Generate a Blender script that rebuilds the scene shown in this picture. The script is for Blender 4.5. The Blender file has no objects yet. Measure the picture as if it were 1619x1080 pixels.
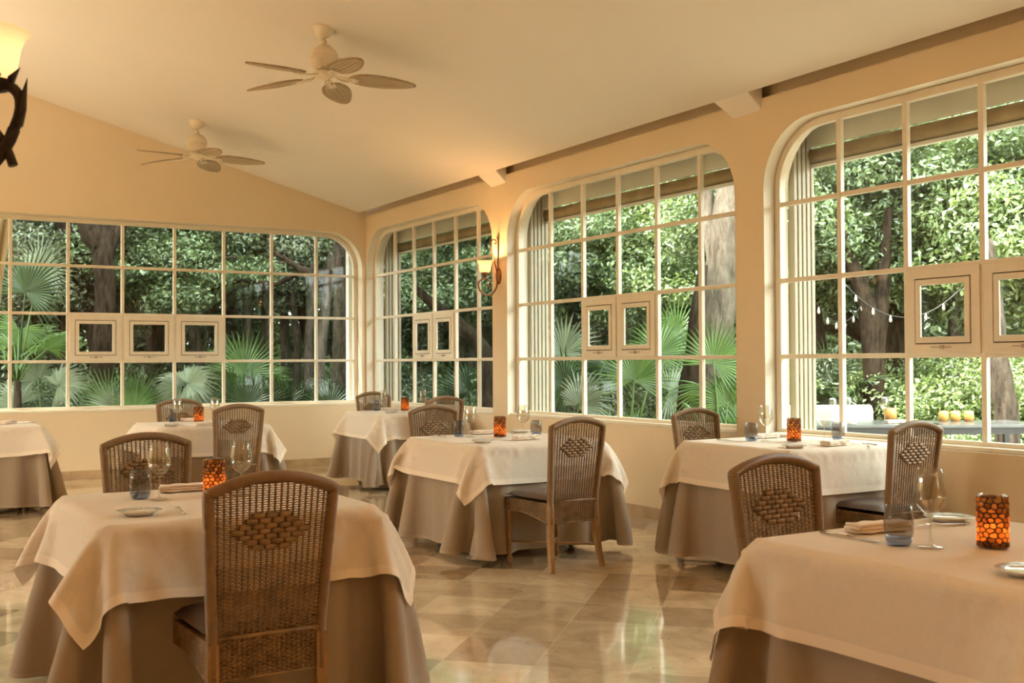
import bpy, math, random
import numpy as np
from math import sin, cos, pi, radians, sqrt, atan2
from mathutils import Vector, Matrix
random.seed(4)
scn = bpy.context.scene
col = scn.collection

# ------------------------------------------------------------------ camera
EYE = Vector((0, 0, 1.32)); FPX = 1699.1
CR = Vector((.857543, -.514384, -.005323)); CU = Vector((-.005043, -.018754, .999811)); CF = Vector((.514387, .857355, .018676))
cd = bpy.data.cameras.new('camera'); cam = bpy.data.objects.new('camera', cd); col.objects.link(cam)
cd.sensor_width = 36; cd.lens = FPX / 1619 * 36; cd.clip_start = .05; cd.clip_end = 200; cd.dof.use_dof = True; cd.dof.focus_distance = 5.8; cd.dof.aperture_fstop = 5.0
cam.matrix_world = Matrix(((CR.x, CU.x, -CF.x, EYE.x), (CR.y, CU.y, -CF.y, EYE.y), (CR.z, CU.z, -CF.z, EYE.z), (0, 0, 0, 1)))
scn.camera = cam
def at(u, v, dist):                       # the point seen at pixel u,v, dist metres along the view axis
    return EYE + (CF + CR * ((u - 809.5) / FPX) - CU * ((v - 540) / FPX)) * dist

# ------------------------------------------------------------------ light and exposure
SKY, SUN, LAMP = 4.6, 7.5, .34
EXPOSURE = 1.45
scn.view_settings.view_transform = 'Standard'; scn.view_settings.look = 'None'
scn.view_settings.exposure = EXPOSURE; scn.view_settings.gamma = 1
scn.cycles.use_denoising = True
scn.cycles.transparent_max_bounces = 32; scn.cycles.max_bounces = 8; scn.cycles.diffuse_bounces = 5
scn.cycles.sample_clamp_indirect = 6; scn.cycles.caustics_reflective = False; scn.cycles.caustics_refractive = False
w = bpy.data.worlds.new('sky'); scn.world = w; w.use_nodes = True
bg = w.node_tree.nodes['Background']; bg.inputs[0].default_value = (.90, 1.0, .96, 1); bg.inputs[1].default_value = SKY
def lamp(name, kind, loc, energy, color, size=.1, parent=None):
    l = bpy.data.lights.new(name, kind); l.energy = energy; l.color = color
    if kind == 'POINT': l.shadow_soft_size = size
    o = bpy.data.objects.new(name, l); col.objects.link(o); o.location = loc
    if parent: o.parent = parent
    return o
sun = lamp('sun', 'SUN', (0, 0, 20), SUN, (1, .96, .86)); sun.data.angle = radians(12)
sun.rotation_euler = Vector((-.60, .14, .79)).to_track_quat('Z', 'Y').to_euler()
WARM = (1, .91, .76); AMBER = (1, .66, .34)

# ------------------------------------------------------------------ materials
def nd(nt, t, **k):
    n = nt.nodes.new(t)
    for a, b in k.items():
        if a.startswith('i_'): n.inputs[int(a[2:])].default_value = b
        else: setattr(n, a, b)
    return n
def mat(name, color, rough=.5, metal=0, noise=0, nscale=6, bump=0, bscale=40, spec=.5, coat=0, sheen=0):
    m = bpy.data.materials.new(name); m.use_nodes = True; nt = m.node_tree; L = nt.links.new
    b = nt.nodes['Principled BSDF']
    b.inputs['Base Color'].default_value = (*color, 1); b.inputs['Roughness'].default_value = rough
    b.inputs['Metallic'].default_value = metal; b.inputs['Specular IOR Level'].default_value = spec
    b.inputs['Coat Weight'].default_value = coat; b.inputs['Sheen Weight'].default_value = sheen
    tc = nd(nt, 'ShaderNodeTexCoord')
    if noise:
        n = nd(nt, 'ShaderNodeTexNoise'); n.inputs['Scale'].default_value = nscale; n.inputs['Detail'].default_value = 5
        L(tc.outputs['Object'], n.inputs['Vector'])
        r = nd(nt, 'ShaderNodeValToRGB'); r.color_ramp.elements[0].position = .3; r.color_ramp.elements[1].position = .7
        r.color_ramp.elements[0].color = tuple(c * (1 - noise) for c in color) + (1,)
        r.color_ramp.elements[1].color = tuple(min(1, c * (1 + noise)) for c in color) + (1,)
        L(n.outputs['Fac'], r.inputs[0]); L(r.outputs[0], b.inputs['Base Color'])
    if bump:
        n = nd(nt, 'ShaderNodeTexNoise'); n.inputs['Scale'].default_value = bscale; n.inputs['Detail'].default_value = 4
        L(tc.outputs['Object'], n.inputs['Vector'])
        bp = nd(nt, 'ShaderNodeBump'); bp.inputs['Strength'].default_value = bump; bp.inputs['Distance'].default_value = .01
        L(n.outputs['Fac'], bp.inputs['Height']); L(bp.outputs[0], b.inputs['Normal'])
    return m
M = {}
M['wall'] = mat('wall_plaster', (.80, .645, .44), .75, noise=.03, nscale=1.2, bump=.12, bscale=18, spec=.25)
M['reveal'] = mat('reveal_paint', (.80, .72, .58), .6, bump=.06, bscale=30, spec=.3)
M['ceil'] = mat('ceiling_paint', (.84, .77, .67), .85, noise=.02, nscale=.8, bump=.08, bscale=12, spec=.2)
M['trim'] = mat('white_trim_paint', (.80, .71, .56), .38, noise=.04, nscale=9, bump=.05, bscale=60)
M['outtrim'] = mat('outside_white_paint', (.66, .65, .57), .5, noise=.04, nscale=5)
M['guide'] = mat('beige_guide_post', (.42, .37, .27), .5, noise=.06, nscale=5)
M['shade_roll'] = mat('brown_blind_cloth', (.30, .22, .11), .8, noise=.2, nscale=7)
M['latch'] = mat('worn_latch_metal', (.42, .33, .23), .45, metal=.4)
M['seal'] = mat('dark_rubber_seal', (.05, .035, .025), .6)
M['stone'] = mat('baseboard_stone', (.50, .35, .20), .3, noise=.22, nscale=5)
M['leather'] = mat('dark_brown_leather', (.085, .05, .035), .42, noise=.2, nscale=8, bump=.15, bscale=60)
M['wood'] = mat('honey_wood', (.31, .175, .07), .4, noise=.25, nscale=14, bump=.05)
M['black'] = mat('black_metal', (.02, .018, .016), .4)
M['grey_metal'] = mat('dark_grey_metal', (.10, .10, .10), .4, metal=.4)
M['chrome'] = mat('polished_steel', (.75, .70, .62), .16, metal=1)
M['china'] = mat('white_china', (.86, .80, .70), .12, coat=.5)
M['napkin'] = mat('napkin_linen', (.84, .70, .57), .8, bump=.15, bscale=180, sheen=.2)
M['iron'] = mat('dark_wrought_iron', (.035, .024, .017), .45, metal=.5, noise=.3, nscale=20)
M['bronze'] = mat('copper_brown_iron', (.26, .105, .04), .4, metal=.55, noise=.3, nscale=25)
M['fan_white'] = mat('cream_enamel', (.80, .68, .50), .32, noise=.03, nscale=8)
M['fan_edge'] = mat('blade_rim_rattan', (.42, .29, .16), .6, noise=.3, nscale=30)
M['bulb_off'] = mat('unlit_milky_bulb', (.42, .40, .32), .3)
M['planter'] = mat('white_outdoor_upholstery', (.75, .74, .66), .7)
M['slate'] = mat('dark_outdoor_table', (.10, .10, .095), .25, noise=.2)
M['amberjar'] = mat('amber_jar', (.60, .30, .08), .3)
M['ground'] = mat('forest_litter', (.10, .075, .04), .95, noise=.5, nscale=3, bump=.5, bscale=8)
M['paving'] = mat('terrace_paving', (.33, .28, .20), .8, noise=.2, nscale=4)
M['roof'] = mat('roof_underside', (.72, .70, .62), .8)
M['curtain'] = mat('beige_outdoor_curtain', (.62, .50, .33), .85, noise=.08, nscale=5)

def cloth_mat(name, color, hem, weave=900, rough=.85):
    m = mat(name, color, rough, spec=.2, sheen=.15); nt = m.node_tree; L = nt.links.new; b = nt.nodes['Principled BSDF']
    uv = nd(nt, 'ShaderNodeUVMap'); sx = nd(nt, 'ShaderNodeSeparateXYZ'); L(uv.outputs[0], sx.inputs[0])
    # u carries the distance to the sewn edge in metres
    c1 = nd(nt, 'ShaderNodeMath', operation='LESS_THAN'); c1.inputs[1].default_value = hem; L(sx.outputs[0], c1.inputs[0])
    tc = nd(nt, 'ShaderNodeTexCoord')
    n = nd(nt, 'ShaderNodeTexNoise'); n.inputs['Scale'].default_value = 60; n.inputs['Detail'].default_value = 3; L(tc.outputs['Object'], n.inputs['Vector'])
    mx = nd(nt, 'ShaderNodeMix', data_type='RGBA'); mx.inputs[6].default_value = (*[c * .95 for c in color], 1); mx.inputs[7].default_value = (*[min(1, c * 1.05) for c in color], 1)
    L(n.outputs['Fac'], mx.inputs[0])
    m2 = nd(nt, 'ShaderNodeMix', data_type='RGBA'); m2.inputs[7].default_value = (*[min(1, c * 1.12) for c in color], 1)
    L(c1.outputs[0], m2.inputs[0]); L(mx.outputs[2], m2.inputs[6]); L(m2.outputs[2], b.inputs['Base Color'])
    n2 = nd(nt, 'ShaderNodeTexNoise'); n2.inputs['Scale'].default_value = 9; n2.inputs['Detail'].default_value = 6; L(tc.outputs['Object'], n2.inputs['Vector'])
    bp = nd(nt, 'ShaderNodeBump'); bp.inputs['Strength'].default_value = .22; bp.inputs['Distance'].default_value = .02
    ad = nd(nt, 'ShaderNodeMath', operation='MULTIPLY_ADD'); L(c1.outputs[0], ad.inputs[0]); ad.inputs[1].default_value = .12; L(n2.outputs['Fac'], ad.inputs[2])
    L(ad.outputs[0], bp.inputs['Height']); L(bp.outputs[0], b.inputs['Normal'])
    tr = nd(nt, 'ShaderNodeBsdfTranslucent'); L(m2.outputs[2], tr.inputs[0])
    ms = nd(nt, 'ShaderNodeMixShader'); ms.inputs[0].default_value = .12
    L(b.outputs[0], ms.inputs[1]); L(tr.outputs[0], ms.inputs[2]); L(ms.outputs[0], nt.nodes['Material Output'].inputs[0])
    return m
M['cloth'] = cloth_mat('ivory_tablecloth', (.86, .74, .60), .035)
M['skirt'] = cloth_mat('taupe_underskirt', (.42, .325, .235), .02)

def wicker(name, a, bcol, axis_scale):
    m = mat(name, a, .42, spec=.5); nt = m.node_tree; L = nt.links.new; b = nt.nodes['Principled BSDF']
    uv = nd(nt, 'ShaderNodeUVMap')
    mp = nd(nt, 'ShaderNodeMapping'); mp.inputs['Scale'].default_value = axis_scale; L(uv.outputs[0], mp.inputs[0])
    wv = nd(nt, 'ShaderNodeTexWave', bands_direction='X'); wv.inputs['Scale'].default_value = 1; wv.inputs['Distortion'].default_value = .6
    L(mp.outputs[0], wv.inputs['Vector'])
    tc = nd(nt, 'ShaderNodeTexCoord'); n = nd(nt, 'ShaderNodeTexNoise'); n.inputs['Scale'].default_value = 30; L(tc.outputs['Object'], n.inputs['Vector'])
    mx = nd(nt, 'ShaderNodeMix', data_type='RGBA'); mx.inputs[6].default_value = (*a, 1); mx.inputs[7].default_value = (*bcol, 1)
    mm = nd(nt, 'ShaderNodeMath', operation='MULTIPLY'); L(wv.outputs['Fac'], mm.inputs[0]); L(n.outputs['Fac'], mm.inputs[1])
    L(mm.outputs[0], mx.inputs[0]); L(mx.outputs[2], b.inputs['Base Color'])
    bp = nd(nt, 'ShaderNodeBump'); bp.inputs['Strength'].default_value = .5; bp.inputs['Distance'].default_value = .003
    L(wv.outputs['Fac'], bp.inputs['Height']); L(bp.outputs[0], b.inputs['Normal'])
    return m
M['wrap'] = wicker('wrapped_rattan', (.20, .11, .043), (.36, .215, .093), (55, 1, 1))
M['weave'] = mat('woven_wicker', (.25, .15, .066), .4, noise=.35, nscale=22)
M['weave_dark'] = mat('wicker_backing', (.09, .045, .018), .7)
M['blade'] = wicker('woven_fan_blade', (.46, .34, .20), (.72, .56, .36), (14, 14, 1))

def floor_mat():
    m = mat('polished_marble_tile', (.5, .36, .2), .12, coat=.6); nt = m.node_tree; L = nt.links.new; b = nt.nodes['Principled BSDF']
    tc = nd(nt, 'ShaderNodeTexCoord'); mp = nd(nt, 'ShaderNodeMapping'); mp.inputs['Rotation'].default_value = (0, 0, radians(45)); mp.inputs['Location'].default_value = (.215, .02, 0)
    L(tc.outputs['Object'], mp.inputs[0])
    br = nd(nt, 'ShaderNodeTexBrick', offset=0, squash=1)
    for k, v in (('Scale', 1), ('Mortar Size', .0026), ('Mortar Smooth', .1), ('Bias', 0), ('Brick Width', .417), ('Row Height', .417)): br.inputs[k].default_value = v
    br.inputs['Color1'].default_value = (.46, .33, .20, 1); br.inputs['Color2'].default_value = (.90, .73, .51, 1); br.inputs['Mortar'].default_value = (.74, .62, .45, 1)
    L(mp.outputs[0], br.inputs['Vector'])
    n = nd(nt, 'ShaderNodeTexNoise'); n.inputs['Scale'].default_value = 3.2; n.inputs['Detail'].default_value = 9; n.inputs['Roughness'].default_value = .65; n.inputs['Distortion'].default_value = 1.2
    L(mp.outputs[0], n.inputs['Vector'])
    r = nd(nt, 'ShaderNodeValToRGB'); r.color_ramp.elements[0].position = .32; r.color_ramp.elements[1].position = .72
    r.color_ramp.elements[0].color = (.62, .56, .48, 1); r.color_ramp.elements[1].color = (1.12, 1.1, 1.05, 1); L(n.outputs['Fac'], r.inputs[0])
    mx = nd(nt, 'ShaderNodeMix', data_type='RGBA', blend_type='MULTIPLY'); mx.inputs[0].default_value = .85
    L(br.outputs['Color'], mx.inputs[6]); L(r.outputs[0], mx.inputs[7])
    n3 = nd(nt, 'ShaderNodeTexNoise'); n3.inputs['Scale'].default_value = 17; n3.inputs['Detail'].default_value = 6; n3.inputs['Distortion'].default_value = 2; L(mp.outputs[0], n3.inputs['Vector'])
    r3 = nd(nt, 'ShaderNodeValToRGB'); r3.color_ramp.elements[0].position = .28; r3.color_ramp.elements[1].position = .36
    r3.color_ramp.elements[0].color = (.5, .42, .33, 1); r3.color_ramp.elements[1].color = (1, 1, 1, 1); L(n3.outputs['Fac'], r3.inputs[0])
    mx2 = nd(nt, 'ShaderNodeMix', data_type='RGBA', blend_type='MULTIPLY'); mx2.inputs[0].default_value = .7
    L(mx.outputs[2], mx2.inputs[6]); L(r3.outputs[0], mx2.inputs[7]); L(mx2.outputs[2], b.inputs['Base Color'])
    rr = nd(nt, 'ShaderNodeMapRange'); rr.inputs[3].default_value = .05; rr.inputs[4].default_value = .14; L(n.outputs['Fac'], rr.inputs[0]); L(rr.outputs[0], b.inputs['Roughness'])
    n4 = nd(nt, 'ShaderNodeTexNoise'); n4.inputs['Scale'].default_value = 2.5; L(mp.outputs[0], n4.inputs['Vector'])
    ad = nd(nt, 'ShaderNodeMath', operation='MULTIPLY_ADD'); L(br.outputs['Fac'], ad.inputs[0]); ad.inputs[1].default_value = -.4; L(n4.outputs['Fac'], ad.inputs[2])
    bp = nd(nt, 'ShaderNodeBump'); bp.inputs['Strength'].default_value = .12; bp.inputs['Distance'].default_value = .01; L(ad.outputs[0], bp.inputs['Height']); L(bp.outputs[0], b.inputs['Normal'])
    return m
M['floor'] = floor_mat()

def thin_glass(name, tint=(1, 1, 1), ior=1.45, refl=1.0):
    m = bpy.data.materials.new(name); m.use_nodes = True; nt = m.node_tree; nt.nodes.clear(); L = nt.links.new
    o = nd(nt, 'ShaderNodeOutputMaterial'); t = nd(nt, 'ShaderNodeBsdfTransparent'); t.inputs[0].default_value = (*tint, 1)
    g = nd(nt, 'ShaderNodeBsdfGlossy'); g.inputs['Roughness'].default_value = .02
    f = nd(nt, 'ShaderNodeLayerWeight'); f.inputs[0].default_value = .5; f0 = ((ior - 1) / (ior + 1)) ** 2
    pw_ = nd(nt, 'ShaderNodeMath', operation='POWER'); pw_.inputs[1].default_value = 5; L(f.outputs['Facing'], pw_.inputs[0])
    mu = nd(nt, 'ShaderNodeMath', operation='MULTIPLY_ADD'); mu.inputs[1].default_value = (1 - f0) * min(1, refl); mu.inputs[2].default_value = f0 * refl; mu.use_clamp = True; L(pw_.outputs[0], mu.inputs[0])
    x = nd(nt, 'ShaderNodeMixShader'); L(mu.outputs[0], x.inputs[0]); L(t.outputs[0], x.inputs[1]); L(g.outputs[0], x.inputs[2]); L(x.outputs[0], o.inputs[0])
    return m
M['pane'] = thin_glass('window_glass', (.97, .98, .96), 1.5, .65)
M['glass'] = thin_glass('clear_stemware', (.95, .94, .90), 1.5, 3.0)
M['smoke'] = thin_glass('smoky_blue_glass', (.80, .80, .81), 1.5, 1.6)
M['bluebase'] = thin_glass('deep_blue_glass_base', (.50, .57, .70), 1.5, 1.6)

def glow(name, base, emit, strength, trans=.6):
    m = bpy.data.materials.new(name); m.use_nodes = True; nt = m.node_tree; nt.nodes.clear(); L = nt.links.new
    o = nd(nt, 'ShaderNodeOutputMaterial'); a = nd(nt, 'ShaderNodeBsdfTranslucent'); a.inputs[0].default_value = (*base, 1)
    p = nd(nt, 'ShaderNodeBsdfPrincipled'); p.inputs['Base Color'].default_value = (*base, 1); p.inputs['Roughness'].default_value = .25
    x = nd(nt, 'ShaderNodeMixShader'); x.inputs[0].default_value = trans; L(p.outputs[0], x.inputs[1]); L(a.outputs[0], x.inputs[2])
    if strength:
        e = nd(nt, 'ShaderNodeEmission'); e.inputs[0].default_value = (*emit, 1); e.inputs[1].default_value = strength
        s = nd(nt, 'ShaderNodeAddShader'); L(x.outputs[0], s.inputs[0]); L(e.outputs[0], s.inputs[1]); L(s.outputs[0], o.inputs[0])
    else: L(x.outputs[0], o.inputs[0])
    return m
M['alabaster'] = glow('alabaster_lamp_glass', (.55, .42, .28), (1, .62, .28), .26)
M['pebble'] = glow('amber_pebble', (.42, .155, .035), (0, 0, 0), 0, .72)
def vary(m, lo, hi):
    nt = m.node_tree; g = nd(nt, 'ShaderNodeNewGeometry'); x = nd(nt, 'ShaderNodeMix', data_type='RGBA'); x.inputs[6].default_value = (*lo, 1); x.inputs[7].default_value = (*hi, 1)
    nt.links.new(g.outputs['Random Per Island'], x.inputs[0])
    for n in nt.nodes:
        if n.type in ('BSDF_TRANSLUCENT', 'BSDF_PRINCIPLED'): nt.links.new(x.outputs[2], n.inputs[0])
vary(M['pebble'], (.16, .05, .012), (.62, .27, .075))
M['grout'] = mat('dark_grout', (.025, .016, .011), .6)
M['flame'] = glow('candle_flame', (1, .6, .2), (1, .5, .14), 14)

def leaf_mat(name, c, var=.45, trans=.35, gloss=.12):
    m = bpy.data.materials.new(name); m.use_nodes = True; nt = m.node_tree; nt.nodes.clear(); L = nt.links.new
    o = nd(nt, 'ShaderNodeOutputMaterial'); g = nd(nt, 'ShaderNodeNewGeometry')
    r = nd(nt, 'ShaderNodeValToRGB'); e = r.color_ramp.elements
    e[0].color = (*[x * (1 - var) for x in c], 1); e[1].color = (c[0] * (1 + var * 1.1), c[1] * (1 + var * .8), c[2] * (1 + var * .5), 1)
    L(g.outputs['Random Per Island'], r.inputs[0])
    d_ = nd(nt, 'ShaderNodeBsdfDiffuse'); t = nd(nt, 'ShaderNodeBsdfTranslucent'); gl = nd(nt, 'ShaderNodeBsdfGlossy'); gl.inputs['Roughness'].default_value = .4; gl.inputs[0].default_value = (.8, .9, .8, 1)
    L(r.outputs[0], d_.inputs[0]); L(r.outputs[0], t.inputs[0])
    x = nd(nt, 'ShaderNodeMixShader'); x.inputs[0].default_value = trans; L(d_.outputs[0], x.inputs[1]); L(t.outputs[0], x.inputs[2])
    y = nd(nt, 'ShaderNodeMixShader'); y.inputs[0].default_value = gloss; L(x.outputs[0], y.inputs[1]); L(gl.outputs[0], y.inputs[2]); L(y.outputs[0], o.inputs[0])
    return m
M['leaf_mid'] = leaf_mat('mid_green_leaves', (.15, .225, .085))
M['leaf_dark'] = leaf_mat('deep_green_leaves', (.085, .125, .05))
M['leaf_light'] = leaf_mat('pale_sunlit_leaves', (.26, .37, .13), trans=.45)  # paler green: the sunlit look of far trees put into the colour
M['leaf_grey'] = leaf_mat('grey_green_leaves', (.165, .205, .115))
M['frond_dark'] = leaf_mat('dark_palm_frond', (.034, .066, .020), .3, .2, .05)
M['frond_green'] = leaf_mat('fresh_palm_frond', (.12, .22, .055), .25, .3, .06)
M['frond_pale'] = leaf_mat('silvery_palm_frond', (.19, .24, .15), .25, .25, .08)
M['frond_dry'] = leaf_mat('dry_palm_frond', (.30, .22, .12), .3, .2, .05)
def bark_mat(name, dark, light, sc=9):
    m = mat(name, light, .95, spec=.1); nt = m.node_tree; L = nt.links.new; b = nt.nodes['Principled BSDF']
    tc = nd(nt, 'ShaderNodeTexCoord'); mp = nd(nt, 'ShaderNodeMapping'); mp.inputs['Scale'].default_value = (sc, sc, sc * .3); L(tc.outputs['Object'], mp.inputs[0])
    n = nd(nt, 'ShaderNodeTexNoise'); n.inputs['Scale'].default_value = 1.6; n.inputs['Detail'].default_value = 8; n.inputs['Roughness'].default_value = .7; L(mp.outputs[0], n.inputs['Vector'])
    r = nd(nt, 'ShaderNodeValToRGB'); r.color_ramp.elements[0].position = .36; r.color_ramp.elements[1].position = .62; r.color_ramp.elements[0].color = (*dark, 1); r.color_ramp.elements[1].color = (*light, 1)
    L(n.outputs['Fac'], r.inputs[0]); L(r.outputs[0], b.inputs['Base Color'])
    bp = nd(nt, 'ShaderNodeBump'); bp.inputs['Strength'].default_value = 1; bp.inputs['Distance'].default_value = .06; L(n.outputs['Fac'], bp.inputs['Height']); L(bp.outputs[0], b.inputs['Normal'])
    return m
M['bark'] = bark_mat('brown_bark', (.014, .010, .007), (.075, .052, .034))
M['bark_pale'] = bark_mat('pale_bark', (.07, .055, .04), (.20, .165, .125), 6)
M['bark_grey'] = bark_mat('grey_brown_bark', (.032, .025, .018), (.13, .10, .075))

# ------------------------------------------------------------------ mesh building
class MB:
    def __init__(s): s.v = []; s.f = []; s.sm = []; s.uv = []
    def add(s, vs, fs, smooth=False, uvs=None, T=None):
        o = len(s.v); s.v += [tuple(T @ Vector(p)) for p in vs] if T else [tuple(p) for p in vs]
        for i, f in enumerate(fs):
            s.f.append(tuple(a + o for a in f)); s.sm.append(smooth)
            s.uv.append(uvs[i] if uvs else [(0, 0)] * len(f))
        return s
    def box(s, a, b, T=None):
        x0, y0, z0 = a; x1, y1, z1 = b
        return s.add([(x0, y0, z0), (x1, y0, z0), (x1, y1, z0), (x0, y1, z0), (x0, y0, z1), (x1, y0, z1), (x1, y1, z1), (x0, y1, z1)],
                     [(0, 3, 2, 1), (4, 5, 6, 7), (0, 1, 5, 4), (1, 2, 6, 5), (2, 3, 7, 6), (3, 0, 4, 7)], T=T)
    def tube(s, path, r, n=8, closed=False, cap=True, flat=1.0, up=None, smooth=True, T=None):
        P = [Vector(p) for p in path]; m = len(P); R_ = r if isinstance(r, (list, tuple)) else [r] * m
        vs = []; uvr = []; nrm = None; ln = 0
        for i in range(m):
            t = (P[(i + 1) % m] - P[i - 1]) if closed else (P[min(i + 1, m - 1)] - P[max(i - 1, 0)])
            t = t.normalized() if t.length > 1e-9 else Vector((0, 0, 1))
            if up is not None: nrm = Vector(up) - t * Vector(up).dot(t)
            elif nrm is None: nrm = t.orthogonal()
            else: nrm = nrm - t * nrm.dot(t)
            if nrm.length < 1e-6: nrm = t.orthogonal()
            nrm.normalize(); b = t.cross(nrm)
            if i: ln += (P[i] - P[i - 1]).length
            uvr.append(ln)
            for k in range(n):
                a = 2 * pi * (k + .5) / n
                vs.append(P[i] + nrm * (cos(a) * R_[i]) + b * (sin(a) * R_[i] * flat))
        fs = []; uvs = []
        for i in range(m if closed else m - 1):
            j = (i + 1) % m; u0 = uvr[i]; u1 = uvr[j] if j else ln
            for k in range(n):
                q = (k + 1) % n
                fs.append((i * n + k, i * n + q, j * n + q, j * n + k)); uvs.append([(u0, k / n), (u0, (k + 1) / n), (u1, (k + 1) / n), (u1, k / n)])
        s.add(vs, fs, smooth, uvs, T)
        if cap and not closed:
            o = len(s.v) - len(vs)
            s.f.append(tuple(o + k for k in range(n))[::-1]); s.f.append(tuple(o + (m - 1) * n + k for k in range(n)))
            s.sm += [False] * 2; s.uv += [[(0, 0)] * n] * 2
        return s
    def lathe(s, prof, n=24, T=None, smooth=True, sx=1):
        vs = []; fs = []; m = len(prof)
        for r, z in prof:
            for k in range(n):
                a = 2 * pi * k / n; vs.append((r * cos(a) * sx, r * sin(a), z))
        for i in range(m - 1):
            for k in range(n):
                q = (k + 1) % n; fs.append((i * n + k, i * n + q, (i + 1) * n + q, (i + 1) * n + k))
        return s.add(vs, fs, smooth, None, T)
    def build(s, name, m, parent=None, loc=None, bevel=0, sub=0, weld=False):
        me = bpy.data.meshes.new(name); me.from_pydata(s.v, [], s.f); me.update()
        me.polygons.foreach_set('use_smooth', s.sm)
        if any(u[0] != (0, 0) or u[-1] != (0, 0) for u in s.uv):
            l = me.uv_layers.new(name='UVMap'); l.data.foreach_set('uv', [c for f in s.uv for p in f for c in p])
        return link(name, me, m, parent, loc, bevel, sub)
def link(name, me, m, parent=None, loc=None, bevel=0, sub=0):
    if m is not None: me.materials.append(M[m] if isinstance(m, str) else m)
    o = bpy.data.objects.new(name, me); col.objects.link(o)
    if parent: o.parent = parent
    if loc is not None: o.location = loc
    if bevel:
        b = o.modifiers.new('bevel', 'BEVEL'); b.width = bevel; b.segments = 2; b.limit_method = 'ANGLE'
    if sub:
        b = o.modifiers.new('sub', 'SUBSURF'); b.levels = sub; b.render_levels = sub
    return o
def tag(o, label=None, cat=None, group=None, kind=None):
    for k, v in (('label', label), ('category', cat), ('group', group), ('kind', kind)):
        if v: o[k] = v
    return o
def thing(name, label, cat, loc=(0, 0, 0), rz=0, group=None):
    o = bpy.data.objects.new(name, None); col.objects.link(o); o.location = loc; o.rotation_euler = (0, 0, rz); o.empty_display_size = .05
    return tag(o, label, cat, group)
def dup(root, loc, rz, label, group=None, scale=None):
    def cp(o, par):
        c = o.copy(); col.objects.link(c)
        if par: c.parent = par
        for ch in list(o.children): cp(ch, c)
        return c
    r = cp(root, None); r.location = loc; r.rotation_euler = (0, 0, rz); r['label'] = label
    if group: r['group'] = group
    if scale: r.scale = scale if hasattr(scale, '__len__') else (scale,) * 3
    return r
def place(proto, used, loc, rz, label, group=None, scale=None):
    if not used:
        used.append(1); proto.location = loc; proto.rotation_euler = (0, 0, rz); proto['label'] = label
        if group: proto['group'] = group
        if scale: proto.scale = scale if hasattr(scale, '__len__') else (scale,) * 3
        return proto
    return dup(proto, loc, rz, label, group, scale)
def npmesh(name, V, F, smooth=False, uv=None):
    me = bpy.data.meshes.new(name); V = np.asarray(V, np.float32); F = np.asarray(F, np.int32); k = F.shape[1]
    me.vertices.add(len(V)); me.vertices.foreach_set('co', V.ravel()); me.loops.add(F.size); me.loops.foreach_set('vertex_index', F.ravel())
    me.polygons.add(len(F)); me.polygons.foreach_set('loop_start', np.arange(0, F.size, k, dtype=np.int32)); me.polygons.foreach_set('loop_total', np.full(len(F), k, np.int32))
    me.polygons.foreach_set('use_smooth', np.full(len(F), smooth))
    if uv is not None:
        l = me.uv_layers.new(name='UVMap'); l.data.foreach_set('uv', np.asarray(uv, np.float32)[F.ravel()].ravel())
    me.update(calc_edges=True); me.validate(); return me

# ------------------------------------------------------------------ the room
XW, YB, XO, YO = 5.611, 13.078, 5.85, 13.38          # inner faces of the right and back wall, and their outer faces
XL, YF = -4.4, -3.2
SL = .26685; Z0 = 4.7533; XR = .6; ZR = Z0 - SL * XR
def ceil_z(x): return Z0 - SL * x if x >= XR else ZR - SL * (XR - x)
def struct(o): o['kind'] = 'structure'; return o

def opening(a0, a1, z0, z1, r, inset=0, n=10):       # outline of a window opening with rounded upper corners
    a0 += inset; a1 -= inset; z0 += inset; z1 -= inset; r = max(.02, r - inset)
    pts = [(a0, z0), (a1, z0)]
    for k in range(n + 1): t = k / n * pi / 2; pts.append((a1 - r + r * cos(t), z1 - r + r * sin(t)))
    for k in range(n + 1): t = pi / 2 + k / n * pi / 2; pts.append((a0 + r + r * cos(t), z1 - r + r * sin(t)))
    return pts
from mathutils.geometry import tessellate_polygon
def wall_mesh(name, m, outline, holes, to3, depth):
    loops = [outline] + holes; flat = [p for l in loops for p in l]
    tris = tessellate_polygon([[Vector((p[0], p[1], 0)) for p in l] for l in loops])
    mb = MB(); n = len(flat)
    vs = [to3(a, z, 0) for a, z in flat] + [to3(a, z, depth) for a, z in flat]
    mb.add(vs, [tuple(t) for t in tris] + [tuple(i + n for i in t) for t in tris])
    return mb, loops, n
def make_wall(name, outline, holes, to3, depth):
    mb, loops, n = wall_mesh(name, 'wall', outline, holes, to3, depth)
    k = len(outline); mb.f += [(i, (i + 1) % k, (i + 1) % k + n, i + n) for i in range(k)]; mb.sm += [False] * k; mb.uv += [[(0, 0)] * 4] * k
    w_ = struct(mb.build(name, 'wall'))
    b = MB()
    for h in holes:
        q = len(h); b.add([to3(a, z, -.002) for a, z in h] + [to3(a, z, depth + .002) for a, z in h], [(i, (i + 1) % q, (i + 1) % q + q, i + q) for i in range(q)], True)
    if holes: b.build('window_reveal', 'reveal', w_)
    return w_
SILL, TOP, RAD = .77, 3.03, .46
WINS = [(9.745, 13.045, [12.425, 11.878, 11.333, 10.787, 10.257], (1, 2)), (6.07, 9.44, [8.807, 8.253, 7.706, 7.155, 6.602], (1, 2)),
        (2.40, 5.766, [5.158, 4.609, 4.057, 3.506, 2.955], (1, 2, 3))]
ROWS = [1.346, 1.899, 2.455]
r3 = lambda a, z, d: (XW + d, a, z)
b3 = lambda a, z, d: (a, YB + d, z)
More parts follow.
